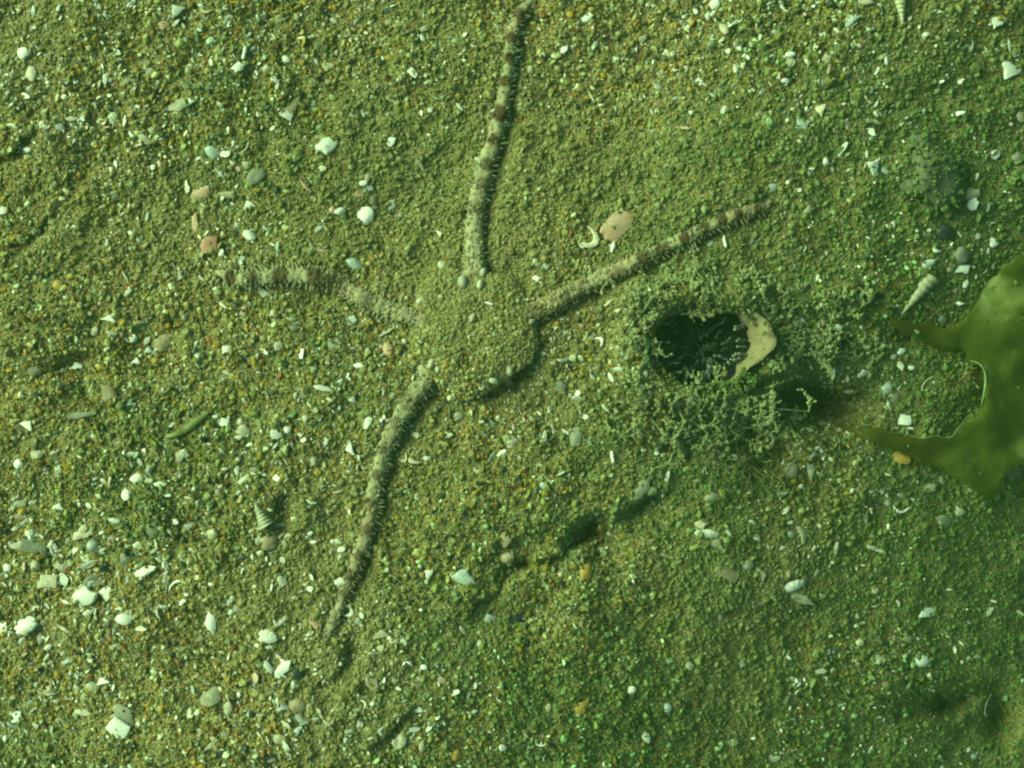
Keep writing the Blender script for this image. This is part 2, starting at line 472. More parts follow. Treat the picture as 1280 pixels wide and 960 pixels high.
PALETTE = np.array([[0.225, 0.195, 0.068], [0.33, 0.31, 0.15], [0.31, 0.20, 0.028], [0.155, 0.175, 0.095], [0.025, 0.032, 0.025], [0.24, 0.095, 0.025], [0.60, 0.60, 0.47], [0.12, 0.100, 0.035]])
PWEIGHT = np.array([0.29, 0.19, 0.15, 0.11, 0.075, 0.035, 0.045, 0.13])

def sand_colours(x, y, n):
    pk = RNG.choice(len(PALETTE), n, p=PWEIGHT / PWEIGHT.sum())
    c = PALETTE[pk] * RNG.uniform(0.75, 1.25, (n, 1)) * RNG.uniform(0.93, 1.07, (n, 3))
    # patches where fine pale silt veils the grains
    veil = np.clip(0.26 + 2.6 * fbm(x, y, 1.6, 61, 3) + 0.03 * x, 0, 0.85)[:, None]
    c = c * (1 - veil) + np.array([0.215, 0.20, 0.088]) * RNG.uniform(0.85, 1.15, (n, 1)) * veil
    # green algal patches, greener and darker towards +X -Y as painted-in light falloff
    falloff_film = np.clip(0.16 + 0.11 * (0.8 * x - 0.6 * y) * (0.8 * x - 0.6 * y > 0) + 0.03 * x + 0.9 * fbm(x, y, 2.2, 71, 3), 0, 0.9)[:, None]
    c = c * (1 - falloff_film) + c * np.array([0.38, 0.68, 0.44]) * falloff_film
    return c * np.array([1.0, 1.0, 0.86])

def sizes(n, med, sig, lo, hi):
    return np.clip(np.exp(RNG.normal(math.log(med), sig, n)), lo, hi)

def open_mask(x, y):
    cx, cy = px2(SIPHON[:2])
    u = (x - cx) / (SIPHON[2] / 100); v = (y - cy) / (SIPHON[3] / 100)
    d = (np.abs(u) ** 2.4 + np.abs(v) ** 2.4) ** (1 / 2.4)
    return d > 1.06

def scatter(n, half_x, half_y, med, sig, lo, hi, lift):
    x = RNG.uniform(-half_x, half_x, n); y = RNG.uniform(-half_y, half_y, n)
    keep = open_mask(x, y)
    x, y = x[keep], y[keep]; n = len(x)
    z = height(x, y)
    r = sizes(n, med, sig, lo, hi)
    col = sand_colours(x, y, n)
    kk = 1 - z / CZ
    pos = np.stack([x * kk, y * kk, z + r * RNG.uniform(lift[0], lift[1], n)], 1)
    scl = r[:, None] * RNG.uniform(0.38, 1.5, (n, 3))
    return pos, scl, col

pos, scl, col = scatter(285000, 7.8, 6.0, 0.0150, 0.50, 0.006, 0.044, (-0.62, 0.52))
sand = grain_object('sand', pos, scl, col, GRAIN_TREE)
tag(sand, 'fine olive brown sand grains covering the sea bed', 'sand', kind='stuff')

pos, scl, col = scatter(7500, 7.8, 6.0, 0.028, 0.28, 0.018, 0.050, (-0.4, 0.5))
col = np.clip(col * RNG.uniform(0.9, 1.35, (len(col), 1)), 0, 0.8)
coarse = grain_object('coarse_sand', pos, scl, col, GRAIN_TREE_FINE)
tag(coarse, 'coarser rounded sand grains strewn among the fine sand', 'sand', kind='stuff')

# ------------------------------------------------------------------ brittle star
def star_height(k, a):
    """height of an arm's axis above the bed, a from 0 at the disc to 1 at the tip"""
    if k == 'buried':
        return 0.06 - 0.45 * a
    bury = {'top': 0.028, 'left': 0.055, 'right': 0.022, 'down': 0.020}[k]
    h = bury + 0.0 * a
    if k == 'left':
        h += 0.05 * min(1, max(0, (a - 0.4) / 0.1))
    if k == 'right':
        h -= 0.06 * max(0, (a - 0.85) / 0.15)
    if k == 'top':
        h -= 0.12 * max(0, (a - 0.85) / 0.15)
    if k == 'down':
        h -= 0.06 * max(0, (a - 0.72) / 0.28)
    return h

star = empty('brittle_star', (DISC[0], DISC[1], height0(*DISC)))
tag(star, 'pale brittle star with banded spiny arms and a disc hidden under sand', 'brittle star')
SO = np.array(star.location)

AXES = {}
bm = bmesh.new()
for k, line in ARMS.items():
    n = len(line)
    hz = height(line[:, 0], line[:, 1])
    hz = np.convolve(np.pad(hz, 14, 'edge'), np.ones(29) / 29, 'valid')
    hl = np.max([height(line[:, 0] + dx_, line[:, 1] + dy_) for dx_, dy_ in ((0, 0), (.07, 0), (-.07, 0), (0, .07), (0, -.07))], axis=0)
    if k != 'buried': hz = np.maximum(hz, np.convolve(np.pad(hl, 5, 'edge'), np.ones(11) / 11, 'valid'))
    ax3 = []
    for i, (x, y) in enumerate(line):
        a = i / (n - 1)
        z = hz[i] + star_height(k, a) + 0.015 * max(0, 1 - a * 5)
        wx, wy = to_world(x, y, z)
        ax3.append((wx, wy, z))
    ax3 = np.array(ax3)
    AXES[k] = ax3
    r0, r1 = ARM_R[k]
    rings = []
    for i in range(n):
        a = i / (n - 1)
        r = (r0 + (r1 - r0) * a ** 0.8)
        if a > 0.93: r *= max(0.25, 1 - (a - 0.93) / 0.07 * 0.75)
        r *= 1 + 0.10 * math.sin(i * 0.02 / 0.10 * 2 * math.pi) + 0.07 * math.sin(i * 0.02 / 0.30 * 2 * math.pi + 1)
        t = ax3[min(i + 1, n - 1)] - ax3[max(i - 1, 0)]; t /= np.linalg.norm(t)
        s = np.cross(t, (0, 0, 1)); s /= np.linalg.norm(s); u = np.cross(s, t)
        ring = []
        for j in range(14):
            th = j / 14 * 2 * math.pi
            ring.append(bm.verts.new(ax3[i] + s * math.cos(th) * r + u * math.sin(th) * r * 0.68 - SO))
        rings.append(ring)
    for i in range(n - 1):
        for j in range(14):
            bm.faces.new((rings[i][j], rings[i + 1][j], rings[i + 1][(j + 1) % 14], rings[i][(j + 1) % 14]))
    bm.faces.new(rings[0]); bm.faces.new(rings[-1][::-1])
# disc: five-lobed flattened dome
ARM_ANG = [math.atan2(v[min(16, len(v) - 1)][1] - DISC[1], v[min(16, len(v) - 1)][0] - DISC[0]) for v in ARMS.values()]
DZ = 0.04
nr, ns = 12, 60
def disc_radius(th):
    lob = sum(math.exp(-(math.atan2(math.sin(th - a), math.cos(th - a)) / 0.42) ** 2) for a in ARM_ANG)
    return DISC_R * (1.03 - 0.12 * lob + 0.03 * math.sin(3 * th + 1))
def disc_profile(q):
    return 0.13 * (1 - q ** 3.2)
top = bm.verts.new((0, 0, DZ + disc_profile(0)))
prev = None
for i in range(1, nr + 1):
    q = i / nr
    ring = []
    for j in range(ns):
        th = j / ns * 2 * math.pi
        R = disc_radius(th) * q
        ring.append(bm.verts.new((R * math.cos(th), R * math.sin(th), DZ + disc_profile(q) + 0.02 * math.sin(5 * th) * q)))
    for j in range(ns):
        if prev is None: bm.faces.new((top, ring[j], ring[(j + 1) % ns]))
        else: bm.faces.new((prev[j], ring[j], ring[(j + 1) % ns], prev[(j + 1) % ns]))
    prev = ring
bot = [bm.verts.new((v.co.x * 0.97, v.co.y * 0.97, DZ - 0.14)) for v in prev]
for j in range(ns):
    bm.faces.new((prev[j], bot[j], bot[(j + 1) % ns], prev[(j + 1) % ns]))
bm.faces.new(bot[::-1])
bmesh.ops.recalc_face_normals(bm, faces=bm.faces)
me = bpy.data.meshes.new('rough'); bm.to_mesh(me); bm.free()
tmp = bpy.data.objects.new('rough', me); C.objects.link(tmp)
md = tmp.modifiers.new('r', 'REMESH'); md.mode = 'VOXEL'; md.voxel_size = 0.017
dg = bpy.context.evaluated_depsgraph_get()
body_me = bpy.data.meshes.new_from_object(tmp.evaluated_get(dg))
bpy.data.objects.remove(tmp)
body_me.name = 'body'
nv = len(body_me.vertices)
co = np.zeros(nv * 3); body_me.vertices.foreach_get('co', co); co = co.reshape(-1, 3)
W = co + SO
# colour along the arms
BANDS = {  # dark bands: picture points along each arm, half width px, strength
    'top': [(602, 228, 9, .35), (608, 205, 9, .55), (617, 174, 7, .8), (625, 141, 10, 1), (631, 101, 8, .95), (636, 72, 8, .95), (639, 46, 8, .9), (650, 17, 8, .8), (595, 260, 8, .2)],
    'left': [(397, 347, 14, .9), (416, 352, 9, .8), (350, 345, 12, .9), (316, 347, 8, .8), (287, 347, 8, 1), (462, 378, 12, .35), (334, 346, 3, .2)],
    'right': [(803, 322, 9, .75), (828, 311, 9, .9), (856, 298, 8, 1), (880, 284, 8, 1), (904, 274, 7, 1), (924, 267, 7, .9), (948, 260, 7, .9), (670, 389, 12, .4), (968, 254, 6, .8), (770, 340, 8, .2)],
    'down': [(511, 503, 12, .15), (479, 562, 7, .5), (470, 594, 7, .5), (464, 628, 7, .55), (459, 662, 8, .6), (448, 694, 7, .6), (437, 720, 7, .6), (428, 742, 6, .5), (495, 530, 8, .2)],
    'buried': [],
}
pale = np.array([0.33, 0.31, 0.185]); pinkish = np.array([0.33, 0.25, 0.15]); brown = np.array([0.06, 0.030, 0.010])
x0 = W[:, 0] / (1 - W[:, 2] / CZ); y0 = W[:, 1] / (1 - W[:, 2] / CZ)
def skin_colour(x0, y0):
  mott = fbm(x0, y0, 0.10, 81, 2)
  col = pale * (1 + 0.3 * mott[:, None]) + (pinkish - pale) * np.clip(0.45 + 1.6 * fbm(x0, y0, 0.5, 85, 2), 0, 0.8)[:, None]
  for k, bl in BANDS.items():
    for bx, by, hw, st in bl:
        wx, wy = px2((bx, by))
        d = np.hypot(x0 - wx, y0 - wy) / (hw / 100)
        f = (0.5 + 0.5 * st) * 0.97 * np.clip((1.2 - d + 0.5 * mott) * 2.2, 0, 1)
        col = col * (1 - f[:, None]) + brown * f[:, None]
  return np.clip(col, 0.01, 0.8)
col = skin_colour(x0, y0)
# rough, silty skin
nrm = np.zeros(nv * 3); body_me.vertices.foreach_get('normal', nrm); nrm = nrm.reshape(-1, 3)
jit = np.array([mnoise.noise(Vector(p) * 9.0) + 0.6 * mnoise.noise(Vector(p) * 21.0) for p in co])
co = co + nrm * (jit * 0.016)[:, None]
body_me.vertices.foreach_set('co', co.ravel())
a = body_me.color_attributes.new('skin', 'FLOAT_COLOR', 'POINT')
a.data.foreach_set('color', np.c_[np.clip(col, 0.01, 0.8), np.ones(nv)].astype(np.float32).ravel())
m, nt, b = nodes('brittle_star_skin')
at = nt.nodes.new('ShaderNodeAttribute'); at.attribute_name = 'skin'
nz = nt.nodes.new('ShaderNodeTexNoise'); nz.inputs['Scale'].default_value = 22; nz.inputs['Detail'].default_value = 4
tc = nt.nodes.new('ShaderNodeTexCoord'); lk(nt, tc.outputs['Object'], nz.inputs['Vector'])
mr = nt.nodes.new('ShaderNodeMapRange'); mr.inputs['To Min'].default_value = 0.8; mr.inputs['To Max'].default_value = 1.2
lk(nt, nz.outputs['Fac'], mr.inputs['Value'])
mx = nt.nodes.new('ShaderNodeVectorMath'); mx.operation = 'SCALE'
lk(nt, at.outputs['Color'], mx.inputs[0]); lk(nt, mr.outputs[0], mx.inputs['Scale']); lk(nt, mx.outputs[0], b.inputs['Base Color'])
bp = nt.nodes.new('ShaderNodeBump'); bp.inputs['Strength'].default_value = 0.35; bp.inputs['Distance'].default_value = 0.012
lk(nt, nz.outputs['Fac'], bp.inputs['Height']); lk(nt, bp.outputs[0], b.inputs['Normal'])
b.inputs['Roughness'].default_value = 0.7
b.inputs['Specular IOR Level'].default_value = 0.2
M['skin'] = m
body_me.materials.clear(); body_me.materials.append(m)
body_me.polygons.foreach_set('use_smooth', np.ones(len(body_me.polygons), bool))
body = bpy.data.objects.new('body', body_me); C.objects.link(body); body.parent = star

def add_tube(V, F, pts, rad, sides=5, flat=1.0, cap=True):
    """a tapering tube appended to the vertex / face lists; pts is a list of 3-vectors"""
    pts = [np.asarray(p, float) for p in pts]
    b0 = len(V); n = len(pts)
    ref = np.array((0.3, 0.2, 0.93))
    for i in range(n):
        t = pts[min(i + 1, n - 1)] - pts[max(i - 1, 0)]
        t = t / (np.linalg.norm(t) + 1e-9)
        s = np.cross(t, ref); s = s / (np.linalg.norm(s) + 1e-9); u = np.cross(s, t)
        for j in range(sides):
            th = j / sides * 2 * math.pi
            V.append(pts[i] + s * math.cos(th) * rad[i] + u * math.sin(th) * rad[i] * flat)
    for i in range(n - 1):
        for j in range(sides):
            F.append((b0 + i * sides + j, b0 + i * sides + (j + 1) % sides, b0 + (i + 1) * sides + (j + 1) % sides, b0 + (i + 1) * sides + j))
    if cap:
        F.append(tuple(b0 + j for j in range(sides))[::-1]); F.append(tuple(b0 + (n - 1) * sides + j for j in range(sides)))

# rows of little spines down both sides of every arm
for k in ('top', 'left', 'right', 'down', 'buried'):
    ax3 = AXES[k]; n = len(ax3); r0, r1 = ARM_R[k]
    V, F = [], []
    start = 18 if k != 'buried' else 12
    for i in range(start, n - 2, 3):
        a = i / (n - 1)
        if k == 'buried' and a > 0.5: break
        r = r0 + (r1 - r0) * a ** 0.8
        t = ax3[i + 2] - ax3[i - 2]; t /= np.linalg.norm(t)
        s = np.cross(t, (0, 0, 1)); s /= np.linalg.norm(s)
        for side in (-1, 1):
            for e in (-0.55, -0.35, -0.15):
                d = side * s * math.cos(e) + np.array((0, 0, 1)) * math.sin(e) + t * random.uniform(-0.1, 0.6)
                d = d / np.linalg.norm(d) + np.array([random.gauss(0, .2), random.gauss(0, .2), 0.12 + random.gauss(0, .05)])
                root = ax3[i] + (side * s * math.cos(e) * r + np.array((0, 0, 1)) * math.sin(e) * r * 0.8) * 0.92 - SO + t * random.uniform(-0.02, 0.02)
                ln = random.uniform(0.04, 0.095) * (0.75 + 0.4 * r / r0) * (0.75 if e > 0.5 else 1)
                add_tube(V, F, [root, root + d * ln * 0.6, root + d * ln], [0.014, 0.011, 0.004], 4, cap=False)
    o = mesh_obj('arm_spines', V, F, M['skin'], star)
    Vs = np.array(V) + SO; kz = 1 - Vs[:, 2] / CZ
    ca_ = o.data.color_attributes.new('skin', 'FLOAT_COLOR', 'POINT')
    ca_.data.foreach_set('color', np.c_[skin_colour(Vs[:, 0] / kz, Vs[:, 1] / kz), np.ones(len(Vs))].astype(np.float32).ravel())
    o['kind'] = 'stuff'

# paired pale radial shields where the arms enter the disc
def blob(V, F, c, sx, sy, sz, ang, seed, rings=5, seg=9):
    b0 = len(V); ca, sa = math.cos(ang), math.sin(ang)
    for i in range(rings + 1):
        ph = math.pi * i / rings
        for j in range(seg):
            th = 2 * math.pi * j / seg
            p = np.array((math.sin(ph) * math.cos(th), math.sin(ph) * math.sin(th), math.cos(ph)))
            p = p * (1 + 0.35 * mnoise.noise(Vector(p * 1.4) + Vector((seed * 3.1, seed * 1.7, 0))))
            p = p * (sx, sy, sz)
            V.append((c[0] + p[0] * ca - p[1] * sa, c[1] + p[0] * sa + p[1] * ca, c[2] + p[2]))
    for i in range(rings):
        for j in range(seg):
            F.append((b0 + i * seg + j, b0 + i * seg + (j + 1) % seg, b0 + (i + 1) * seg + (j + 1) % seg, b0 + (i + 1) * seg + j))

SHIELDS = [(604, 340, 8, 5, 70), (578, 352, 10, 7, 95), (600, 356, 8, 5, 80), (526, 376, 8, 5, 20), (520, 400, 8, 5, 10), (539, 455, 5, 9, -30), (637, 463, 5, 9, 15), (617, 476, 7, 5, -30), (664, 402, 7, 4, 35), (588, 336, 5, 4, 0), (547, 462, 4, 5, 0)]
for i, (px, py, sx, sy, ang) in enumerate(SHIELDS):
    x, y = px2((px, py))
    q = math.hypot(x - DISC[0], y - DISC[1]) / DISC_R
    z = star.location.z + DZ + (disc_profile(min(q, 1)) if q < 1 else 0) + 0.03
    wx, wy = to_world(x, y, z)
    V, F = [], []
    blob(V, F, (wx - SO[0], wy - SO[1], z - SO[2]), sx * 0.85 / 100, sy * 0.85 / 100, 0.03, math.radians(ang), i)
    mesh_obj('radial_shield', V, F, M['shield'], star)

# the coat of sand that the disc carries, and odd grains caught between the spines
n = 17000
th = RNG.random(n) * 2 * math.pi; q = np.sqrt(RNG.random(n)) * 1.02
R = np.array([disc_radius(t) for t in th]) * q
x = R * np.cos(th); y = R * np.sin(th)
r = sizes(n, 0.0185, 0.3, 0.010, 0.036)
zz = DZ + 0.13 * (1 - np.clip(q, 0, 1) ** 3.2) + 0.06 * fbm(x, y, 0.3, 91, 2)
pos = np.stack([x, y, zz + r * RNG.uniform(-0.2, 0.9, n)], 1)
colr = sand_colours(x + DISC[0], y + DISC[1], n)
m2 = 2600
P2, r2 = [], sizes(m2, 0.013, 0.4, 0.006, 0.030)
for i in range(m2):
    k = random.choice(('top', 'left', 'right', 'right', 'down'))
    ax3 = AXES[k]; ii = random.randrange(16, len(ax3) - 1)
    if i % 2: ii = min(len(ax3) - 2, int(8 + abs(random.gauss(0, 22))))      # sand slumped from the disc over the arm's root
    a = ii / (len(ax3) - 1)
    rr = ARM_R[k][0] + (ARM_R[k][1] - ARM_R[k][0]) * a
    t = ax3[min(ii + 1, len(ax3) - 1)] - ax3[ii - 1]; t /= np.linalg.norm(t)
    s = np.cross(t, (0, 0, 1)); e = random.choice((-1, 1)) * random.uniform(0.15, 1.5)
    e = math.pi / 2 - e
    P2.append(ax3[ii] + (s * math.cos(e) + np.array((0, 0, 0.68)) * math.sin(e)) * (rr * 0.99) - SO)
P2 = np.array(P2)
pos = np.r_[pos, P2]; r = np.r_[r, r2]
kz2 = 1 - (P2[:, 2] + SO[2]) / CZ
colr = np.r_[colr, 0.4 * sand_colours(P2[:, 0] + SO[0], P2[:, 1] + SO[1], m2) + 0.6 * skin_colour((P2[:, 0] + SO[0]) / kz2, (P2[:, 1] + SO[1]) / kz2)]
coat = grain_object('sand_coat', pos, r[:, None] * RNG.uniform(0.65, 1.3, (len(r), 3)), colr, GRAIN_TREE, star)
tag(coat, 'coat of sand lying on the disc', kind='stuff')

# ------------------------------------------------------------------ siphon opening
cx, cy = px2(SIPHON[:2])
rim_z = 0.16 + float(base_height(np.array([cx]), np.array([cy]))[0])
wx, wy = to_world(cx, cy, rim_z)
siphon = empty('siphon_opening', (wx, wy, rim_z - 0.9))
tag(siphon, 'dark siphon opening lined with short pale tentacles in a fuzzy mound', 'siphon')
def sq(th, d):
    c, s = math.cos(th), math.sin(th)
    rr = d / (abs(c) ** 2.4 + abs(s) ** 2.4) ** (1 / 2.4)
    wob = 1 + 0.07 * math.sin(3 * th + 0.5) + 0.05 * math.sin(7 * th + 2)
    return np.array((c * rr * wob * SIPHON[2] / 100, s * rr * wob * SIPHON[3] / 100))
V, F = [], []
SEG = 48
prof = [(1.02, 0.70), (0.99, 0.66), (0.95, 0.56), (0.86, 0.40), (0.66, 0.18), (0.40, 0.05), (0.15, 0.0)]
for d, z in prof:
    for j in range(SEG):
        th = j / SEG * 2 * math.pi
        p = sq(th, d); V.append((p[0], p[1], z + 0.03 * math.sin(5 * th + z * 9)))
for i in range(len(prof) - 1):
    for j in range(SEG):
        F.append((i * SEG + j, i * SEG + (j + 1) % SEG, (i + 1) * SEG + (j + 1) % SEG, (i + 1) * SEG + j))
F.append(tuple((len(prof) - 1) * SEG + j for j in range(SEG)))
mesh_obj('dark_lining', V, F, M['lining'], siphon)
# fleshy collar, widest on its eastern side
V, F = [], []
for j in range(SEG * 2):
    th = j / (SEG * 2) * 2 * math.pi
    lob = math.exp(-(math.atan2(math.sin(th - 0.18), math.cos(th - 0.18)) / 0.62) ** 2)
    bits = 0.05 * mnoise.noise(Vector((math.cos(th) * 4, math.sin(th) * 4, 1.0)))
    sink = -0.10 * (1 - lob)
    sec = [(0.93 - 0.02 * lob + bits, 0.50), (0.96 + bits + 0.02 * lob, 0.80), (1.04 + 0.15 * lob + 1.5 * bits, 0.86 + 0.02 * lob), (1.10 + 0.20 * lob + 2 * bits, 0.96), (1.13 + 0.20 * lob + 2 * bits, 0.88), (1.15 + 0.21 * lob + 2 * bits, 0.55)]
    for d, z in sec:
        p = sq(th, d)
        V.append((p[0], p[1], z + sink + 0.12 * mnoise.noise(Vector((p[0] * 6, p[1] * 6, z * 3))) + 0.06 * mnoise.noise(Vector((p[0] * 17, p[1] * 17, z * 5)))))
for j in range(SEG * 2):
    for i in range(5):
        a_ = j * 6 + i; b_ = ((j + 1) % (SEG * 2)) * 6 + i
        F.append((a_, b_, b_ + 1, a_ + 1))
o = mesh_obj('collar', V, F, M['collar'], siphon)
o['label'] = 'pinkish beige fleshy collar of the opening'
nq = 2600
qth = RNG.uniform(-math.pi, math.pi, nq); P_ = []
for t_ in qth:
    d_ = random.uniform(0.99, 1.4)
    p = sq(t_, d_); P_.append((p[0], p[1], 0.96 - 0.10 * (1 - math.exp(-((t_ - 0.18) / 0.62) ** 2)) + random.uniform(-0.06, 0.05) + (0.04 if abs(t_) < 0.7 else 0)))
P_ = np.array(P_)
keep_ = (np.abs(qth - 0.12) > 0.8) | (RNG.random(nq) < 0.07)
P_ = P_[keep_]
rr_ = sizes(len(P_), 0.018, 0.3, 0.010, 0.032)
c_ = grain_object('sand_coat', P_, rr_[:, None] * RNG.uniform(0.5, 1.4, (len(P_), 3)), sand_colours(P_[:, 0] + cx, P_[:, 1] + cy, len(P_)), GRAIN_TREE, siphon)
tag(c_, kind='stuff')
for i in range(120):
    th = random.random() * 2 * math.pi
    if random.random() < 0.45: th = random.uniform(math.pi * 1.05, math.pi * 2.1)
    ring = random.choice((0.93, 0.86, 0.72, 0.55, 0.35))
    z0 = {0.93: 0.60, 0.86: 0.44, 0.72: 0.28, 0.55: 0.16, 0.35: 0.08}[ring]
    p = sq(th, ring); ln = random.uniform(0.07, 0.17)
    d = np.array((-p[0], -p[1], 0)); d /= np.linalg.norm(d); d[2] = random.uniform(0.15, 0.75)
    d[0] += random.gauss(0, .1); d[1] += random.gauss(0, .1); d /= np.linalg.norm(d)
    root = np.array((p[0], p[1], z0))
    V, F = [], []
    bx_, by_ = random.gauss(0, 0.025), random.gauss(0, 0.025)
    pts = [root + d * ln * t + np.array((bx_ * t * t, by_ * t * t, 0.05 * t * t)) for t in (-0.15, 0.2, 0.5, 0.8, 1.0, 1.06)]
    rr = random.uniform(0.012, 0.022)
    add_tube(V, F, pts, [rr, rr, rr * 0.9, rr * 0.95, rr * 1.0, rr * 0.4], 6)
    mesh_obj('tentacle', V, F, M['tentacle'], siphon)

# ------------------------------------------------------------------ tufts of silty filamentous algae
def tuft(px, py, n, length, spread, ang, fan, label, mat='fuzz', lift=0.04, rad=0.010, step=0.03, curl=0.5, rise=0.25, name='algae_tuft', nbr=3, over=None):
    """n branching filaments rooted within `spread` px of (px, py), growing towards ang +- fan degrees"""
    x, y = px2((px, py)); z0 = height0(x, y) if over is None else over
    wx_, wy_ = to_world(x, y, z0)
    V, F = [], []
    O = np.array((wx_, wy_, z0))
    fil = []; G = []; grains = mat == 'fuzz'
    for i in range(n):
        rx = random.gauss(0, spread[0] / 200); ry = random.gauss(0, spread[1] / 200)
        h = math.radians(ang + random.uniform(-fan, fan))
        # a creeping runner under the sand ties every filament to the tuft
        ru = [(x + rx * t, y + ry * t) for t in (0.0, 0.33, 0.66, 1.0)]
        rz = np.maximum(height(np.array([p[0] for p in ru]), np.array([p[1] for p in ru])), z0 - 0.12) + np.array((-0.03, -0.03, -0.02, lift))
        add_tube(V, F, [np.array((*to_world(p[0], p[1], zc), zc)) - O for p, zc in zip(ru, rz)], [0.008] * 4, 4)
        fil.append((x + rx, y + ry, h, length * random.uniform(0.45, 1.15) / 100, rad * random.uniform(0.65, 1.3), 0, 0.0))
    while fil:
        fx, fy, h, L, r0, lev, zup = fil.pop()
        m_ = max(4, int(L / step))
        xs, ys, hs = [fx], [fy], [h]
        for q_ in range(m_):
            h += random.gauss(0, curl)
            xs.append(xs[-1] + math.cos(h) * step); ys.append(ys[-1] + math.sin(h) * step); hs.append(h)
        zs = height(np.array(xs), np.array(ys))
        zs = np.maximum(zs, z0 - 0.12)
        pts, rr = [], []
        up = random.uniform(0.2, 1.0) * rise
        for q_ in range(m_ + 1):
            t = q_ / m_
            z = zs[q_] + lift + zup + up * math.sin(min(1, t * 1.4) * math.pi * 0.6) * L
            a_, b_ = to_world(xs[q_], ys[q_], z)
            pts.append(np.array((a_, b_, z)) - O)
            rr.append(max(0.004, r0 * (1 - 0.55 * t) * random.uniform(0.5, 1.7)))
        add_tube(V, F, pts, rr, 5)
        for q_ in range(m_ + 1):
            for _ in range(random.choice((0, 1, 2, 4)) if grains else 0):
                e_ = np.array([random.gauss(0, 1) for _ in range(3)]); e_ /= np.linalg.norm(e_)
                G.append(pts[q_] + e_ * (rr[q_] + random.uniform(0, 0.012)))
        if lev < 1:
            for b_ in range(random.randint(1, nbr + 1)):
                q_ = random.randrange(1, m_ + 1)
                fil.append((xs[q_], ys[q_], hs[q_] + random.choice((-1, 1)) * random.uniform(0.4, 1.1), L * random.uniform(0.2, 0.45), r0 * 0.75, lev + 1, up * 0.4 * L))
    o = mesh_obj(name, V, F, M[mat])
    o.location = O
    if G:
        G = np.array(G); rg = sizes(len(G), 0.011, 0.5, 0.005, 0.030)
        cg = sand_colours(G[:, 0] + x, G[:, 1] + y, len(G)) * 0.5 + np.array([0.34, 0.35, 0.18]) * 0.5 * RNG.uniform(0.75, 1.2, (len(G), 1))
        c_ = grain_object('silt_coat', G, rg[:, None] * RNG.uniform(0.5, 1.5, (len(G), 3)), cg, GRAIN_TREE, o)
        tag(c_, kind='stuff')
    return tag(o, label, 'algae', 'algae tufts round the siphon mound')

RZ = rim_z + 0.1
tuft(868, 348, 30, 34, (70, 20), 20, 170, 'broad mat of pale green fuzz along the upper rim of the siphon', lift=0.05)
tuft(802, 420, 28, 34, (22, 66), 100, 170, 'pale upright fuzz wall on the star side of the siphon', lift=0.05)
tuft(797, 505, 9, 44, (26, 30), 215, 80, 'branching algae spray below the siphon, reaching back towards the star', rise=0.4)
tuft(838, 524, 9, 52, (26, 18), -35, 35, 'knobbly pale algae fingers pointing down from the siphon rim', rise=0.35, rad=0.015)
tuft(890, 503, 30, 32, (90, 18), -60, 150, 'dense fuzzy mat covering the lower rim of the siphon', lift=0.05)
tuft(948, 492, 22, 30, (24, 34), 240, 120, 'pale fuzz clump between the pink collar and the dark hollow', lift=0.06)
tuft(1002, 442, 20, 46, (46, 12), 30, 45, 'feathery pale green algae spray above the dark hollow', rise=0.3)
tuft(1046, 374, 18, 26, (50, 18), 0, 180, 'low mossy algae mat above the seaweed branch tip', lift=0.03)
tuft(915, 528, 12, 60, (54, 14), -28, 25, 'streaming algae threads trailing from the siphon into the shade', rise=0.3, rad=0.012)
tuft(980, 526, 5, 62, (10, 6), -6, 14, 'slender pale algae strand lying across the dark hollow', rise=0.5, rad=0.013, lift=0.12)
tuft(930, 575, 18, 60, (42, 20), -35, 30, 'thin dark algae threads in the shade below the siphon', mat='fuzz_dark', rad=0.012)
tuft(850, 560, 5, 56, (14, 16), 268, 25, 'upright ragged algae strip below the siphon', rad=0.014)
tuft(872, 386, 4, 22, (7, 5), 268, 14, 'short pale tassel hanging over the siphon edge', rise=0.1, lift=0.02, rad=0.014, over=rim_z + 0.02)
tuft(905, 482, 7, 20, (40, 6), 92, 60, 'pale algae fringe leaning over the lower siphon edge', rise=0.2, lift=0.02, rad=0.012, over=rim_z - 0.05)
tuft(968, 430, 24, 26, (9, 56), 80, 170, 'pale ragged fuzz strip on the outer side of the pink collar', lift=0.05)
tuft(796, 366, 16, 34, (36, 16), 35, 40, 'fuzzy algae ridge beside the banded arm near the siphon', lift=0.05)
tuft(712, 690, 7, 34, (10, 10), 265, 30, 'pale ragged algae threads hanging over the sand crack', rise=0.2, rad=0.012)
tuft(1085, 440, 10, 30, (30, 16), 190, 50, 'small fuzzy algae tuft in the bay of the seaweed', rise=0.2)

# ------------------------------------------------------------------ sheet seaweed
OUT = [(1280, 320), (1253, 332), (1237, 352), (1220, 373), (1208, 388), (1203, 403), (1190, 410), (1173, 403), (1147, 405), (1123, 401), (1106, 389),
       (1117, 408), (1133, 418), (1153, 426), (1170, 433), (1184, 441), (1203, 441), (1212, 451), (1223, 454), (1230, 462), (1232, 477), (1229, 497), (1226, 508), (1213, 517), (1200, 532), (1188, 547),
       (1170, 545), (1152, 548), (1130, 542), (1107, 540), (1080, 536), (1052, 530), (1034, 527), (1060, 540), (1085, 549), (1104, 558), (1130, 567), (1147, 580), (1177, 587), (1187, 597), (1203, 603), (1220, 613), (1230, 622), (1247, 620),
       (1254, 604), (1258, 588), (1282, 578), (1330, 580), (1390, 604), (1438, 560), (1446, 470), (1420, 390), (1370, 336), (1320, 318)]
ow = [px2(p) for p in OUT]
dense = []
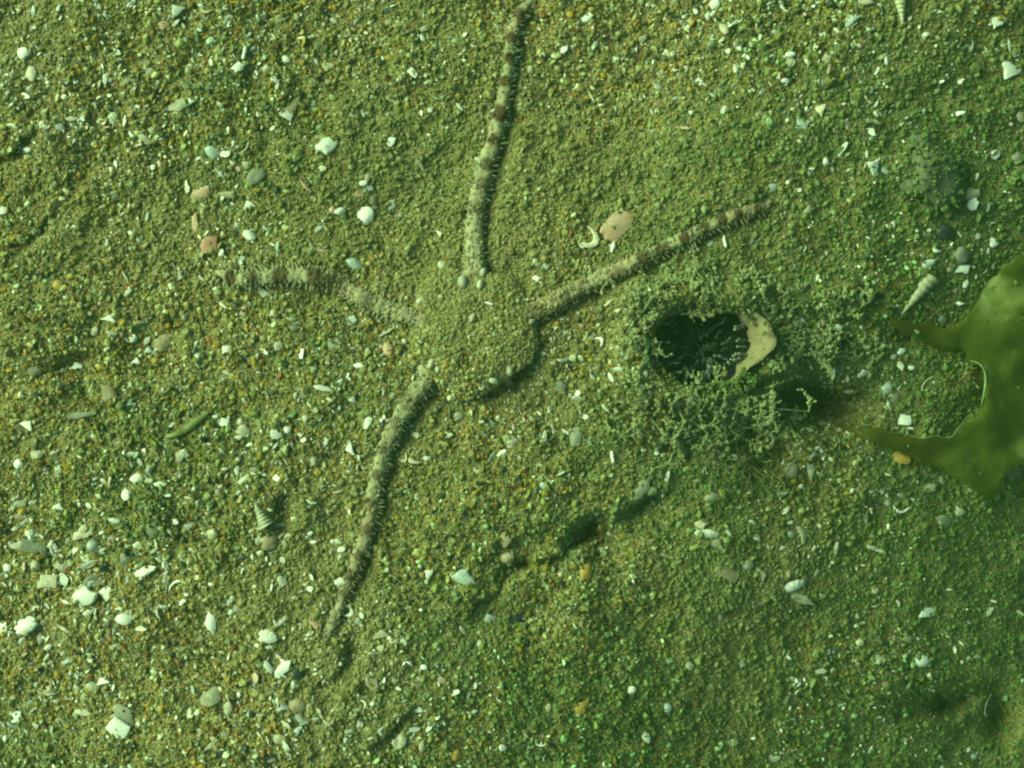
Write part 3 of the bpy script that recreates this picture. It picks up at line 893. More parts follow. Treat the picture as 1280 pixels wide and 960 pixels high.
for i in range(len(ow)):
    a_, b_ = np.array(ow[i]), np.array(ow[(i + 1) % len(ow)])
    m_ = max(1, int(np.linalg.norm(b_ - a_) / 0.06))
    nrm_ = np.array((-(b_ - a_)[1], (b_ - a_)[0])); nrm_ /= np.linalg.norm(nrm_)
    for t in range(m_):
        p = a_ + (b_ - a_) * t / m_
        dense.append(p + nrm_ * (0.075 * mnoise.noise(Vector((p[0] * 6, p[1] * 6, 0))) + 0.02 * mnoise.noise(Vector((p[0] * 21, p[1] * 21, 5)))))
def in_poly(p, poly):
    c = False; j = len(poly) - 1
    for i in range(len(poly)):
        if (poly[i][1] > p[1]) != (poly[j][1] > p[1]) and p[0] < (poly[j][0] - poly[i][0]) * (p[1] - poly[i][1]) / (poly[j][1] - poly[i][1]) + poly[i][0]:
            c = not c
        j = i
    return c
pts2 = [Vector(p) for p in dense]
nb = len(pts2)
inner = []
for gx in np.arange(3.9, 8.2, 0.07):
    for gy in np.arange(-1.6, 1.75, 0.07):
        p = (gx + random.uniform(-.012, .012), gy + random.uniform(-.012, .012))
        if in_poly(p, dense) and min((p[0] - d[0]) ** 2 + (p[1] - d[1]) ** 2 for d in dense) > 0.045 ** 2:
            inner.append(Vector(p))
vo, _, fo, *_ = delaunay_2d_cdt(pts2 + inner, [(i, (i + 1) % nb) for i in range(nb)], [list(range(nb))], 1, 1e-5)
sw_x = np.array([v[0] for v in vo]); sw_y = np.array([v[1] for v in vo])
de = np.array([min((a_ - d[0]) ** 2 + (b_ - d[1]) ** 2 for d in dense) ** 0.5 for a_, b_ in zip(sw_x, sw_y)])
sm_h = base_height(sw_x, sw_y)
gz = np.maximum(height(sw_x, sw_y), sm_h - 0.05)
wave = 0.55 * fbm(sw_x, sw_y, 0.9, 131, 2) + 0.10 * fbm(sw_x, sw_y, 0.34, 137, 2)
body_ = np.clip((sw_x - 5.2) / 0.9, 0, 1)
swz = gz + 0.10 + body_ * 0.26 + wave * (0.35 + 0.65 * body_) + 0.10 * np.exp(-(de / 0.05) ** 2) * body_ * fbm(sw_x, sw_y, 0.3, 141, 1)
swz = swz + 0.14 * np.exp(-((sw_x - 5.95) / 0.10) ** 2 - ((sw_y - 0.0) / 0.28) ** 2)      # the margin of the bay curls up
tipx = np.clip((5.0 - sw_x) / 0.6, 0, 1)          # the stalk ends run under the sand
swz = np.maximum(swz - 0.05 * tipx, gz + 0.035 - 0.05 * tipx)
Vw = []
for a_, b_, z in zip(sw_x, sw_y, swz):
    p = to_world(a_, b_, z); Vw.append((p[0], p[1], z))
Vw = np.array(Vw); org = np.array((6.6, -0.3, float(gz.mean())))
m, nt, b = nodes('sheet_seaweed_blade')
tc = nt.nodes.new('ShaderNodeTexCoord')
nz = nt.nodes.new('ShaderNodeTexNoise'); nz.inputs['Scale'].default_value = 1.1; nz.inputs['Detail'].default_value = 7; nz.inputs['Roughness'].default_value = 0.6
lk(nt, tc.outputs['Object'], nz.inputs['Vector'])
rp = nt.nodes.new('ShaderNodeValToRGB')
rp.color_ramp.elements[0].position = 0.3; rp.color_ramp.elements[0].color = (0.075, 0.110, 0.018, 1)
rp.color_ramp.elements[1].position = 0.75; rp.color_ramp.elements[1].color = (0.34, 0.38, 0.14, 1)
e3 = rp.color_ramp.elements.new(0.56); e3.color = (0.14, 0.175, 0.032, 1)
rp.color_ramp.elements[0].position = 0.36; rp.color_ramp.elements[-1].position = 0.66
lk(nt, nz.outputs['Fac'], rp.inputs[0])
n2 = nt.nodes.new('ShaderNodeTexNoise'); n2.inputs['Scale'].default_value = 9; n2.inputs['Detail'].default_value = 2
lk(nt, tc.outputs['Object'], n2.inputs['Vector'])
r2_ = nt.nodes.new('ShaderNodeValToRGB'); r2_.color_ramp.elements[0].position = 0.70; r2_.color_ramp.elements[0].color = (0, 0, 0, 1); r2_.color_ramp.elements[1].position = 0.76; r2_.color_ramp.elements[1].color = (1, 1, 1, 1)
lk(nt, n2.outputs['Fac'], r2_.inputs[0])
mxc = nt.nodes.new('ShaderNodeMix'); mxc.data_type = 'RGBA'
lk(nt, r2_.outputs[0], mxc.inputs['Factor']); lk(nt, rp.outputs[0], mxc.inputs['A']); mxc.inputs['B'].default_value = (0.10, 0.045, 0.012, 1)
sx_ = nt.nodes.new('ShaderNodeSeparateXYZ'); lk(nt, tc.outputs['Object'], sx_.inputs[0])
m4 = nt.nodes.new('ShaderNodeMapRange'); m4.inputs['From Min'].default_value = -0.55; m4.inputs['From Max'].default_value = -1.3; m4.inputs['To Max'].default_value = 0.75
lk(nt, sx_.outputs[0], m4.inputs['Value'])
mxd = nt.nodes.new('ShaderNodeMix'); mxd.data_type = 'RGBA'; mxd.inputs['B'].default_value = (0.155, 0.125, 0.025, 1)      # older, browner stalks
lk(nt, m4.outputs[0], mxd.inputs['Factor']); lk(nt, mxc.outputs['Result'], mxd.inputs['A'])
lk(nt, mxd.outputs['Result'], b.inputs['Base Color'])
b.inputs['Roughness'].default_value = 0.42; b.inputs['Specular IOR Level'].default_value = 0.3
tr = nt.nodes.new('ShaderNodeBsdfTranslucent'); tr.inputs['Color'].default_value = (0.38, 0.45, 0.09, 1)
tp = nt.nodes.new('ShaderNodeBsdfTransparent'); tp.inputs['Color'].default_value = (0.72, 0.84, 0.30, 1)
m1 = nt.nodes.new('ShaderNodeMixShader'); m1.inputs[0].default_value = 0.45
m2_ = nt.nodes.new('ShaderNodeMixShader'); m2_.inputs[0].default_value = 0.36
lk(nt, b.outputs[0], m1.inputs[1]); lk(nt, tr.outputs[0], m1.inputs[2]); lk(nt, m1.outputs[0], m2_.inputs[1]); lk(nt, tp.outputs[0], m2_.inputs[2])
bp = nt.nodes.new('ShaderNodeBump'); bp.inputs['Strength'].default_value = 0.12; bp.inputs['Distance'].default_value = 0.03
lk(nt, n2.outputs['Fac'], bp.inputs['Height']); lk(nt, bp.outputs[0], b.inputs['Normal']); lk(nt, bp.outputs[0], tr.inputs['Normal'])
lk(nt, m2_.outputs[0], nt.nodes['Material Output'].inputs['Surface'])
M['weed'] = m
weed = mesh_obj('seaweed', Vw - org, fo, M['weed'])
weed.location = org
sd = weed.modifiers.new('thickness', 'SOLIDIFY'); sd.thickness = 0.012; sd.offset = 0
M['margin'] = noisy('seaweed_margin_glint', (0.09, 0.13, 0.03), (0.34, 0.38, 0.20), 3.0, 0.4, 0.2, 0.4)  # pale tone of the rolled edge stands in for light caught on it
for run in ([(1212, 451), (1223, 454), (1230, 462), (1232, 477), (1229, 497), (1226, 508)], [(1224, 510), (1213, 517), (1200, 532), (1188, 547), (1170, 545), (1152, 548), (1130, 542), (1107, 540), (1080, 537)]):
    ln_ = resample([px2(p) for p in run], 0.05)
    zi = [swz[int(np.argmin((sw_x - p[0]) ** 2 + (sw_y - p[1]) ** 2))] for p in ln_]
    zi = np.convolve(np.pad(zi, 3, 'edge'), np.ones(7) / 7, 'valid') + 0.012
    V, F = [], []
    fat = 0.020 if run[0][0] == 1212 else 0.006
    add_tube(V, F, [np.array((*to_world(p[0], p[1], zc), zc)) - org for p, zc in zip(ln_, zi)], [fat * (0.35 + 0.65 * math.sin(math.pi * (i + 0.5) / len(ln_))) * random.uniform(0.7, 1.2) for i in range(len(ln_))], 6)
    mesh_obj('rolled_margin_glint', V, F, M['margin'], weed)
fcs = RNG.integers(0, len(Vw), 260); gp = Vw[fcs[:70]] - org + RNG.normal(0, 0.02, (70, 3)) * (1, 1, 0) + np.array((0, 0, 0.012))
rg = sizes(70, 0.013, 0.4, 0.006, 0.03)
tag(grain_object('sand_coat', gp, rg[:, None] * RNG.uniform(0.5, 1.5, (70, 3)), sand_colours(gp[:, 0] + 6, gp[:, 1], 70), GRAIN_TREE, weed), kind='stuff')
tag(weed, 'translucent olive green sheet seaweed with a C-shaped bay in its edge', 'seaweed')
# ------------------------------------------------------------------ shells, chips and stones lying on the sand
def outline(n, seed, irr, rng):
    ang = sorted([(i + rng.uniform(-0.32, 0.32) * min(1, irr * 2)) / n * 2 * math.pi for i in range(n)])
    return [(math.cos(t) * (1 + rng.uniform(-irr, irr * 0.6)), math.sin(t) * (1 + rng.uniform(-irr, irr * 0.6))) for t in ang]

def rag(pts, rng):
    """break up straight edges"""
    out_ = []
    for i in range(len(pts)):
        a, b = pts[i], pts[(i + 1) % len(pts)]
        out_.append(a)
        L_ = math.hypot(b[0] - a[0], b[1] - a[1])
        if L_ > 0.35:
            t = rng.uniform(0.35, 0.65); k_ = rng.gauss(0, 0.09) * L_
            out_.append((a[0] + (b[0] - a[0]) * t - (b[1] - a[1]) * k_, a[1] + (b[1] - a[1]) * t + (b[0] - a[0]) * k_))
    return out_

def plate(pts, w, h, dome, thick, rng, tilt=0.0):
    """a broken plate of shell: outline pts (unit size), domed top, real edge thickness, slightly curved"""
    pts = rag(rag(pts, rng), rng)
    V, F = [], []
    n = len(pts)
    def top(u, v):
        q = min(1.0, u * u + v * v)
        return dome * (1 - q) + tilt * u + 0.25 * dome * math.sin(3 * u + seed_) * (v)
    seed_ = rng.random() * 6
    for f, dz in ((1.0, -thick), (1.0, 0.0), (0.93, 0.25 * thick), (0.6, 0.25 * thick), (0.25, 0.25 * thick)):
        for u, v in pts:
            V.append((u * f * w / 2, v * f * h / 2, top(u * f, v * f) + dz))
    for r in range(4):
        for j in range(n):
            F.append((r * n + j, r * n + (j + 1) % n, (r + 1) * n + (j + 1) % n, (r + 1) * n + j))
    F.append(tuple(4 * n + j for j in range(n)))
    F.append(tuple(range(n))[::-1])
    return V, F

def make_chip(w, h, rng):
    return plate(outline(rng.choice((5, 5, 6, 7)), 0, 0.30, rng), w, h, 0.10 * min(w, h), 0.12 * min(w, h) + 0.008, rng)
def make_jagged(w, h, rng):
    return plate(outline(rng.choice((9, 10, 11)), 0, 0.42, rng), w, h, 0.16 * min(w, h), 0.12 * min(w, h) + 0.01, rng)
def make_tri(w, h, rng):
    c = [(-1, -0.75), (1, -0.55 + rng.uniform(-.2, .2)), (rng.uniform(-0.25, 0.35), 1)]
    p = []
    for i in range(3):
        a, b = c[i], c[(i + 1) % 3]
        for t in (0.06, 0.5, 0.94):
            p.append((a[0] + (b[0] - a[0]) * t + rng.uniform(-.08, .08), a[1] + (b[1] - a[1]) * t + rng.uniform(-.08, .08)))
    return plate(p, w, h, 0.12 * min(w, h), 0.10 * min(w, h) + 0.01, rng)
def make_quad(w, h, rng):
    c = [(-0.95, -0.9), (0.95, -0.75), (0.85, 0.85), (-0.85, 0.95)]
    p = []
    for i in range(4):
        a, b = c[i], c[(i + 1) % 4]
        for t in (0.07, 0.5, 0.93):
            p.append((a[0] + (b[0] - a[0]) * t + rng.uniform(-.1, .1), a[1] + (b[1] - a[1]) * t + rng.uniform(-.1, .1)))
    return plate(p, w, h, 0.08 * min(w, h), 0.12 * min(w, h) + 0.01, rng)
def make_disc(w, h, rng):
    return plate(outline(16, 0, 0.06, rng), w, h, 0.22 * min(w, h), 0.08 * min(w, h) + 0.008, rng)
def make_valve(w, h, rng, ribs=11):
    """cupped half of a bivalve: hinge at -y, fluted fan opening to +y, its margin a little broken"""
    V, F = [], []
    nr_, na = 8, 40
    th = 0.06 * min(w, h) + 0.008
    nick = [rng.choice((0.72, 0.85, 0.95, 1.0, 1.0)) for _ in range(10)]
    for side in (1, 0):
        for i in range(nr_ + 1):
            q = i / nr_
            for j in range(na):
                a = 2 * math.pi * j / na
                R_ = 1.0 - 0.16 * max(0, -math.sin(a)) ** 3
                if math.sin(a) > -0.2: R_ *= nick[int(j / na * 10) % 10] * 0.5 + nick[(int(j / na * 10) + 1) % 10] * 0.5
                if math.sin(a) < -0.86: R_ *= 1.06
                px_, py_ = math.cos(a) * R_ * q, math.sin(a) * R_ * q
                py_ = py_ - 0.25 * (1 - q) ** 1.5            # the umbo sits near the hinge
                fan = math.atan2(px_, py_ + 1.05)
                z_ = 0.20 * min(w, h) * (1 - q ** 2.2) + 0.005 * math.cos(fan * ribs * 2) * q
                V.append((px_ * w / 2, py_ * h / 2, z_ - (0 if side else th)))
    N_ = (nr_ + 1) * na
    for i in range(nr_):
        for j in range(na):
            a, b, c, d = i * na + j, i * na + (j + 1) % na, (i + 1) * na + (j + 1) % na, (i + 1) * na + j
            F.append((a, d, c, b)); F.append((N_ + a, N_ + b, N_ + c, N_ + d))
    for j in range(na):
        p, q = nr_ * na + j, nr_ * na + (j + 1) % na
        F.append((p, N_ + p, N_ + q, q))
    return V, F
def make_sliver(w, h, rng, bend=None):
    """thin splinter, w long and h wide, gently bent"""
    V, F = [], []
    bend = rng.uniform(-0.5, 0.5) if bend is None else bend
    pts, rr = [], []
    m_ = 7 if abs(bend) < 1 else 15
    for i in range(m_):
        t = i / (m_ - 1) - 0.5
        if abs(bend) > 0.05:
            R = w / bend
            pts.append((R * math.sin(t * bend), R * (1 - math.cos(t * bend)), 0.01 * math.sin(t * 5)))
        else:
            pts.append((t * w, 0, 0))
        rr.append(h / 2 * (1 - 0.55 * abs(2 * t) ** 2.2) * rng.uniform(0.7, 1.25))
    add_tube(V, F, pts, rr, 7, flat=0.55)
    cy_ = sum(v[1] for v in V) / len(V)
    return [(v[0], v[1] - cy_, v[2] + 0.2 * h) for v in V], F
def make_arc(w, h, rng):
    # w: chord, h: how far it bows
    L = w * 1.45
    V, F = make_sliver(L, max(0.028, 0.30 * h), rng, bend=rng.choice((-1, 1)) * rng.uniform(1.7, 2.9))
    V = np.array(V); ext = V.max(0) - V.min(0)
    s = np.array((w / ext[0], h / ext[1], 1))
    return [tuple(p) for p in V * s], F
def make_pebble(w, h, rng, flat=0.6, lump=0.28):
    bm_ = bmesh.new()
    bmesh.ops.create_icosphere(bm_, subdivisions=3, radius=1)
    o_ = Vector((rng.random() * 40, rng.random() * 40, 0))
    for v in bm_.verts:
        v.co *= 1 + lump * mnoise.noise(v.co * 1.2 + o_) + 0.3 * lump * mnoise.noise(v.co * 3.5 + o_)
    V = [(v.co.x * w / 2, v.co.y * h / 2, v.co.z * min(w, h) / 2 * flat) for v in bm_.verts]
    F = [tuple(v.index for v in f.verts) for f in bm_.faces]
    bm_.free()
    return V, F
def make_turret(w, h, rng, whorls=7, cut=0.0):
    """tall spiral shell lying on its side, tip towards +x; w long, h wide; cut: share of the tip broken off"""
    V, F = [], []
    seg, per = 20, 9
    rows = whorls * per
    for i in range(rows + 1):
        for j in range(seg):
            th = 2 * math.pi * j / seg
            s = (i + j / seg * per) / (rows + per)          # the suture climbs as one turns
            s2 = s * (1 - cut)
            q = 1 - s2
            r = h / 2 * max(0.05, q ** 0.9) / 1.0
            ph = (s * (rows + per) / per) % 1.0
            r *= 0.80 + 0.24 * math.sin(math.pi * ph) ** 0.7
            r *= 1 + 0.035 * math.sin(th * 9 + i)
            V.append(((s - 0.5) * w, math.cos(th) * r, math.sin(th) * r + h * 0.22))
    for i in range(rows):
        for j in range(seg - 1):
            F.append((i * seg + j, i * seg + j + 1, (i + 1) * seg + j + 1, (i + 1) * seg + j))
        if i + per <= rows:
            F.append((i * seg + seg - 1, (i + per) * seg, (i + 1 + per) * seg, (i + 1) * seg + seg - 1)) if i + 1 + per <= rows else None
    c0 = len(V); V.append((-0.5 * w + 0.06 * w, 0, h * 0.22))
    for j in range(seg - 1):
        F.append((c0, j + 1, j))
    c1 = len(V); V.append((0.5 * w, 0, h * 0.22))
    for j in range(seg - 1):
        F.append((c1, rows * seg + j, rows * seg + j + 1))
    return V, F

MAKERS = {'chip': make_chip, 'jag': make_jagged, 'tri': make_tri, 'quad': make_quad, 'disc': make_disc, 'valve': make_valve, 'sliver': make_sliver, 'arc': make_arc, 'pebble': make_pebble, 'turret': make_turret,
          'oval': lambda w, h, rng: plate(outline(10, 0, 0.16, rng), w, h, 0.22 * min(w, h), 0.16 * min(w, h) + 0.01, rng), 'stone': lambda w, h, rng: make_pebble(w, h, rng, 0.55, 0.5)}
NAMES = {'chip': 'shell_chip', 'jag': 'broken_shell', 'tri': 'triangular_shell_chip', 'quad': 'square_shell_chip', 'disc': 'round_shell', 'valve': 'bivalve_shell', 'sliver': 'shell_splinter', 'arc': 'curved_shell_rim',
         'pebble': 'pebble', 'oval': 'oval_shell_bit', 'stone': 'stone', 'turret': 'turret_shell'}
CATS = {'pebble': 'pebble', 'stone': 'stone'}
# px, py, width, height, angle, kind, material, label
SHELLS = [
    # by the upper edge, on the short arm's side
    (221, 12, 19, 13, 35, 'tri', 'white', 'pale triangular shell chip at the top edge, first from that corner'),
    (256, 12, 17, 9, -25, 'arc', 'cream', 'small curved cream rim beside the triangular chip at the top edge'),
    (29, 66, 14, 13, 20, 'oval', 'white', 'rounded white bit near the corner above the narrow sand crack'),
    (39, 92, 12, 18, 5, 'oval', 'cream', 'upright cream oval just below the rounded white bit in the corner'),
    (205, 32, 12, 12, 30, 'chip', 'pink', 'small pinkish chip below the triangular chip at the top edge'),
    (349, 21, 10, 14, -20, 'quad', 'pale', 'flat olive pale flake alone near the top edge'),
    (226, 130, 25, 15, 25, 'jag', 'pale', 'broad silty pale fragment midway between top edge and short arm'),
    (237, 127, 10, 8, 30, 'tri', 'white', 'white triangle lying on the broad silty fragment'),
    (180, 173, 18, 10, -30, 'jag', 'cream', 'spiky cream fragment left over from a broken shell, below a grey chip'),
    (141, 149, 15, 13, 30, 'quad', 'blue', 'grey green flat chip above the spiky cream fragment'),
    (188, 91, 13, 14, -50, 'chip', 'pale', 'silty pale chip amid ochre grains, above the broad silty fragment'),
    (297, 83, 14, 11, 20, 'jag', 'white', 'white angular bit at the foot of an upright splinter'),
    (305, 66, 15, 5, 78, 'sliver', 'white', 'upright white splinter standing over a white angular bit'),
    (33, 188, 12, 8, 10, 'oval', 'white', 'bright white oval in the shadow of the corner sand crack'),
    (266, 191, 19, 13, -25, 'oval', 'blue', 'greenish white oval beside the cluster above the pink shell'),
    (275, 217, 17, 4, -48, 'sliver', 'white', 'thin bright needle of shell above the dark sand gap'),
    (306, 183, 24, 9, 60, 'arc', 'pale', 'pale sickle shaped splinter above the grey green oval pebble'),
    (307, 205, 10, 10, 60, 'tri', 'cream', 'small cream triangle at the end of the pale sickle splinter'),
    (289, 204, 9, 8, 0, 'chip', 'cream', 'tiny cream chip between the needle and the sickle splinter'),
    (295, 210, 12, 8, -30, 'chip', 'pink', 'small pinkish chip beside the tiny cream chip'),
    (251, 242, 23, 15, 20, 'jag', 'pink', 'pinkish white lump of shell under the dark sand gap'),
    (283, 244, 22, 9, 5, 'quad', 'cream', 'long cream bar beside the pinkish white lump'),
    (312, 256, 15, 10, 10, 'tri', 'white', 'bright white triangle below the long cream bar'),
    (312, 294, 17, 10, -28, 'oval', 'white', 'clean white oval above the tip of the short arm'),
    (244, 280, 10, 22, 5, 'chip', 'pink', 'upright pinkish tan plate above the rose shell'),
    (262, 306, 25, 19, 50, 'chip', 'rose', 'rose brown shell flake near the short arm tip'),
    (320, 220, 20, 24, -35, 'pebble', 'grey', 'smooth grey green oval pebble above the clean white oval'),
    (347, 312, 18, 4, 88, 'sliver', 'blue', 'pale green upright stick just above the short arm'),
    (388, 305, 15, 5, -60, 'sliver', 'pale', 'slender pale twig between short arm and large white shell'),
    (400, 313, 16, 5, -20, 'sliver', 'pink', 'pinkish splinter above the dark band of the short arm'),
    (442, 329, 20, 12, -22, 'disc', 'blue', 'bluish oval shell with a light rim above the short arm'),
    (409, 182, 27, 19, 38, 'jag', 'white', 'large rounded white shell piece midway to the long upper arm'),
    (488, 177, 13, 11, 25, 'chip', 'white', 'bright white chip beside the long upper arm, level with the large rounded piece'),
    (363, 136, 32, 15, 70, 'tri', 'tan', 'tan triangular flake standing on edge behind a white chip'),
    (358, 143, 16, 10, -35, 'quad', 'white', 'white chip leaning on the tan triangular flake'),
    (391, 129, 12, 12, 0, 'valve', 'grey', 'tiny ribbed grey valve beside the tan triangular flake'),
    (342, 100, 9, 10, 0, 'chip', 'white', 'brilliant white chip above the tan triangular flake'),
    (358, 74, 10, 7, -30, 'oval', 'white', 'small white oval above the brilliant white chip'),
    (411, 82, 15, 9, -10, 'jag', 'pale', 'pale jagged bit between two white chips near the top'),
    (516, 91, 14, 8, -45, 'quad', 'white', 'white lozenge beside the thin end of the long upper arm'),
    (528, 47, 9, 5, -60, 'oval', 'white', 'tiny white oval nearer the top than the white lozenge'),
    (538, 138, 6, 6, 0, 'quad', 'white', 'tiny square white chip close to the long upper arm'),
    (404, 211, 12, 10, 20, 'chip', 'cream', 'cream chip just below the large rounded white piece'),
    (382, 233, 19, 6, -48, 'sliver', 'pink', 'twisted pinkish splinter below the cream chip'),
    (454, 272, 31, 24, 42, 'valve', 'white', 'large cupped white shell above the short arm'),
    (425, 264, 12, 8, 5, 'oval', 'white', 'small clean oval beside the large cupped white shell'),
    (416, 263, 8, 9, 0, 'oval', 'pink', 'dull pinkish oval touching the small clean oval'),
    (466, 250, 14, 10, -55, 'oval', 'grey', 'dull grey oval above the large cupped white shell'),
    (459, 236, 14, 9, 15, 'quad', 'blue', 'bluish white plate in the little stack above the cupped shell'),
    (454, 229, 9, 6, 10, 'oval', 'white', 'tiny white oval topping the bluish plate'),
    (460, 221, 12, 6, 75, 'chip', 'cream', 'upright cream chip at the top of the little stack'),
    (449, 243, 14, 8, 10, 'chip', 'pink', 'pinkish chip under the bluish white plate'),
    (489, 256, 9, 12, 10, 'quad', 'blue', 'small bluish slab between cupped shell and long upper arm'),
    (499, 270, 9, 6, 15, 'oval', 'blue', 'tiny bluish oval below the small bluish slab'),
    (527, 208, 17, 4, -62, 'sliver', 'cream', 'slim cream splinter beside the long upper arm'),
    (549, 291, 14, 6, -60, 'tri', 'cream', 'narrow cream shard by the base of the long upper arm'),
    (552, 331, 10, 10, 0, 'disc', 'cream', 'small round disc by the shoulder of the long upper arm'),
    # between short arm and edge
    (81, 283, 16, 7, 35, 'arc', 'cream', 'pale curved rim below the sand step at the edge'),
    (3, 264, 13, 10, 35, 'chip', 'white', 'white chip cut by the picture edge above the sand step'),
    (135, 398, 18, 9, -15, 'tri', 'white', 'clean white wedge alone in smooth sand off the short arm'),
    (225, 344, 8, 12, 12, 'tri', 'cream', 'small cream drop between white wedge and rose flake'),
    (155, 421, 17, 4, -48, 'sliver', 'blue', 'thin greenish splinter pointing at a round white bead'),
    (166, 423, 9, 9, 0, 'oval', 'white', 'round white bead at the end of the greenish splinter'),
    (118, 414, 12, 9, 40, 'oval', 'cream', 'cream oval in the row with the round white bead'),
    (140, 416, 14, 6, -8, 'oval', 'pale', 'flat pale oval between cream oval and greenish splinter'),
    (96, 459, 16, 11, 25, 'chip', 'white', 'white tilted chip at the brink of a reddish hollow'),
    (171, 451, 10, 8, -10, 'tri', 'white', 'small white triangle below the round white bead'),
    (185, 437, 9, 8, 0, 'tri', 'white', 'tiny white triangle above the small white triangle'),
    (203, 427, 28, 24, 0, 'disc', 'tan', 'dim pinkish round shell half sunk in silt'),
    (283, 437, 11, 9, 10, 'quad', 'white', 'white square chip alone under the short arm'),
    (43, 465, 15, 13, 0, 'oval', 'grey', 'rounded grey bit in the reddish hollow'),
    (72, 356, 12, 11, 0, 'oval', 'amber', 'smooth mustard brown grain bigger than its neighbours'),
    (348, 432, 10, 12, -30, 'chip', 'cream', 'cream chip below the middle of the short arm'),
    (417, 430, 20, 11, 30, 'quad', 'pale', 'flat pale slab below the middle of the short arm'),
    (439, 400, 14, 10, 25, 'quad', 'blue', 'bluish chip just under the buried stretch of the short arm'),
    (449, 457, 12, 6, 0, 'oval', 'white', 'clean white bar between short arm and lower arm'),
    (377, 442, 13, 5, 80, 'quad', 'white', 'upright white bar below the short arm'),
    (485, 436, 12, 16, 10, 'oval', 'pink', 'glassy pinkish bead beside the disc'),
    # lower corner on the short arm's side
    (136, 492, 34, 15, -72, 'jag', 'tan', 'knobbly tan tube-like fragment standing over a reddish gap'),
    (98, 519, 46, 8, 8, 'sliver', 'grey', 'long grey green leaf-thin blade of shell'),
    (34, 530, 16, 12, -35, 'tri', 'white', 'white spiky shard beyond the long grey blade'),
    (46, 568, 14, 11, 15, 'oval', 'cream', 'cream pebble-like oval above the brilliant bead'),
    (23, 580, 11, 11, 0, 'oval', 'white', 'brilliant white bead below the spiky shard'),
    (68, 565, 14, 5, 30, 'sliver', 'cream', 'cream bar beside the cream oval'),
    (73, 588, 12, 11, 10, 'chip', 'blue', 'greenish white chip beside a black speck'),
    (73, 633, 14, 10, -10, 'tri', 'white', 'white wedge pointing down between dull flakes'),
    (22, 631, 20, 10, 15, 'quad', 'pale', 'dull pale slab near the edge below the brilliant bead'),
    (26, 646, 16, 9, -5, 'oval', 'tan', 'tan oval under the dull pale slab'),
    (172, 598, 20, 11, 30, 'jag', 'white', 'white bone-shaped fragment with a knobbed end'),
    (157, 619, 11, 12, 0, 'oval', 'white', 'round white bead below the bone-shaped fragment'),
    (208, 620, 12, 4, 8, 'sliver', 'white', 'short bright sliver above the pale round stone'),
    (280, 528, 12, 11, 20, 'chip', 'white', 'white knob near the green weed strand'),
    (305, 540, 17, 16, 0, 'jag', 'pale', 'rough pale knob beside the white knob'),
    (224, 571, 13, 12, 0, 'chip', 'cream', 'cream squarish bit above the pale round stone'),
    (265, 668, 13, 13, 0, 'oval', 'cream', 'round cream bead between pale stone and turret shell'),
    (143, 651, 14, 6, -15, 'oval', 'white', 'white comma of shell beside the pale round stone'),
    (103, 668, 26, 10, 18, 'quad', 'cream', 'cream slab topped by a small oval'),
    (104, 662, 13, 9, 15, 'oval', 'cream', 'small cream oval on the cream slab'),
    (115, 682, 12, 14, -20, 'oval', 'blue', 'bluish grey oval touching the cream slab'),
    (138, 675, 10, 18, 5, 'chip', 'pink', 'upright pinkish chip in shade beside the bluish grey oval'),
    (76, 708, 25, 17, -5, 'valve', 'pale', 'scalloped greyish valve in the litter of the lower corner'),
    (44, 708, 11, 13, 0, 'oval', 'cream', 'round cream bit beside the scalloped valve'),
    (9, 710, 9, 10, 0, 'oval', 'white', 'white bead at the picture edge, level with the scalloped valve'),
    (50, 686, 50, 16, -12, 'quad', 'grey', 'flat grey green flake, largest in the lower corner litter'),
    (155, 699, 17, 16, 0, 'disc', 'grey', 'dull grey disc beside a black chip'),
    (135, 712, 20, 12, -25, 'chip', 'dark', 'black angular chip in the lower corner litter'),
    (60, 727, 25, 19, -5, 'quad', 'cream', 'cream trapezoid plate below the scalloped valve'),
    (121, 728, 20, 11, 5, 'quad', 'tan', 'tan slab above the large jagged white shell'),
    (104, 746, 36, 20, 12, 'jag', 'white', 'large jagged white shell with ragged ends'),
    (131, 743, 16, 10, -50, 'quad', 'white', 'white slab propped on the end of the large jagged shell'),
    (32, 782, 31, 20, 25, 'valve', 'white', 'brightest white fan-shaped shell near the edge'),
    (3, 785, 18, 9, 55, 'chip', 'white', 'white shard cut by the edge beside the fan-shaped shell'),
    (155, 774, 18, 14, 0, 'oval', 'white', 'glowing white lump with a tan fringe below the jagged shell'),
    (80, 786, 20, 4, -30, 'sliver', 'cream', 'cream rod between fan-shaped shell and glowing lump'),
    (200, 763, 17, 12, 55, 'arc', 'white', 'white scroll-like curl above the lower litter'),
    (222, 730, 25, 10, 18, 'arc', 'white', 'white bent strip above the white scroll'),
    (264, 778, 14, 23, 10, 'jag', 'white', 'white jagged upright piece beyond the white scroll'),
    (296, 761, 14, 11, 15, 'tri', 'pale', 'pale triangle above the jagged upright piece'),
    (249, 797, 15, 14, 10, 'tri', 'tan', 'tan triangle under the jagged upright piece'),
    (128, 852, 18, 10, 10, 'tri', 'white', 'white half disc leaning on a duller plate'),
    (117, 860, 17, 12, -25, 'oval', 'pale', 'dull plate under the white half disc'),
    (148, 911, 27, 22, -40, 'quad', 'white', 'thick white angular shell near the bottom edge'),
    (157, 894, 30, 19, -40, 'chip', 'pale', 'pale plate lying over the thick white angular shell'),
    (57, 861, 26, 17, 30, 'arc', 'tan', 'tan half ring in plain sand near the lower corner'),
    (20, 896, 14, 13, 45, 'chip', 'white', 'white chip nearest the bottom corner of the litter'),
    (45, 907, 9, 8, 40, 'chip', 'cream', 'small cream chip beside the corner white chip'),
    (247, 891, 7, 8, 0, 'chip', 'white', 'sparkling white speck below a large translucent plate'),
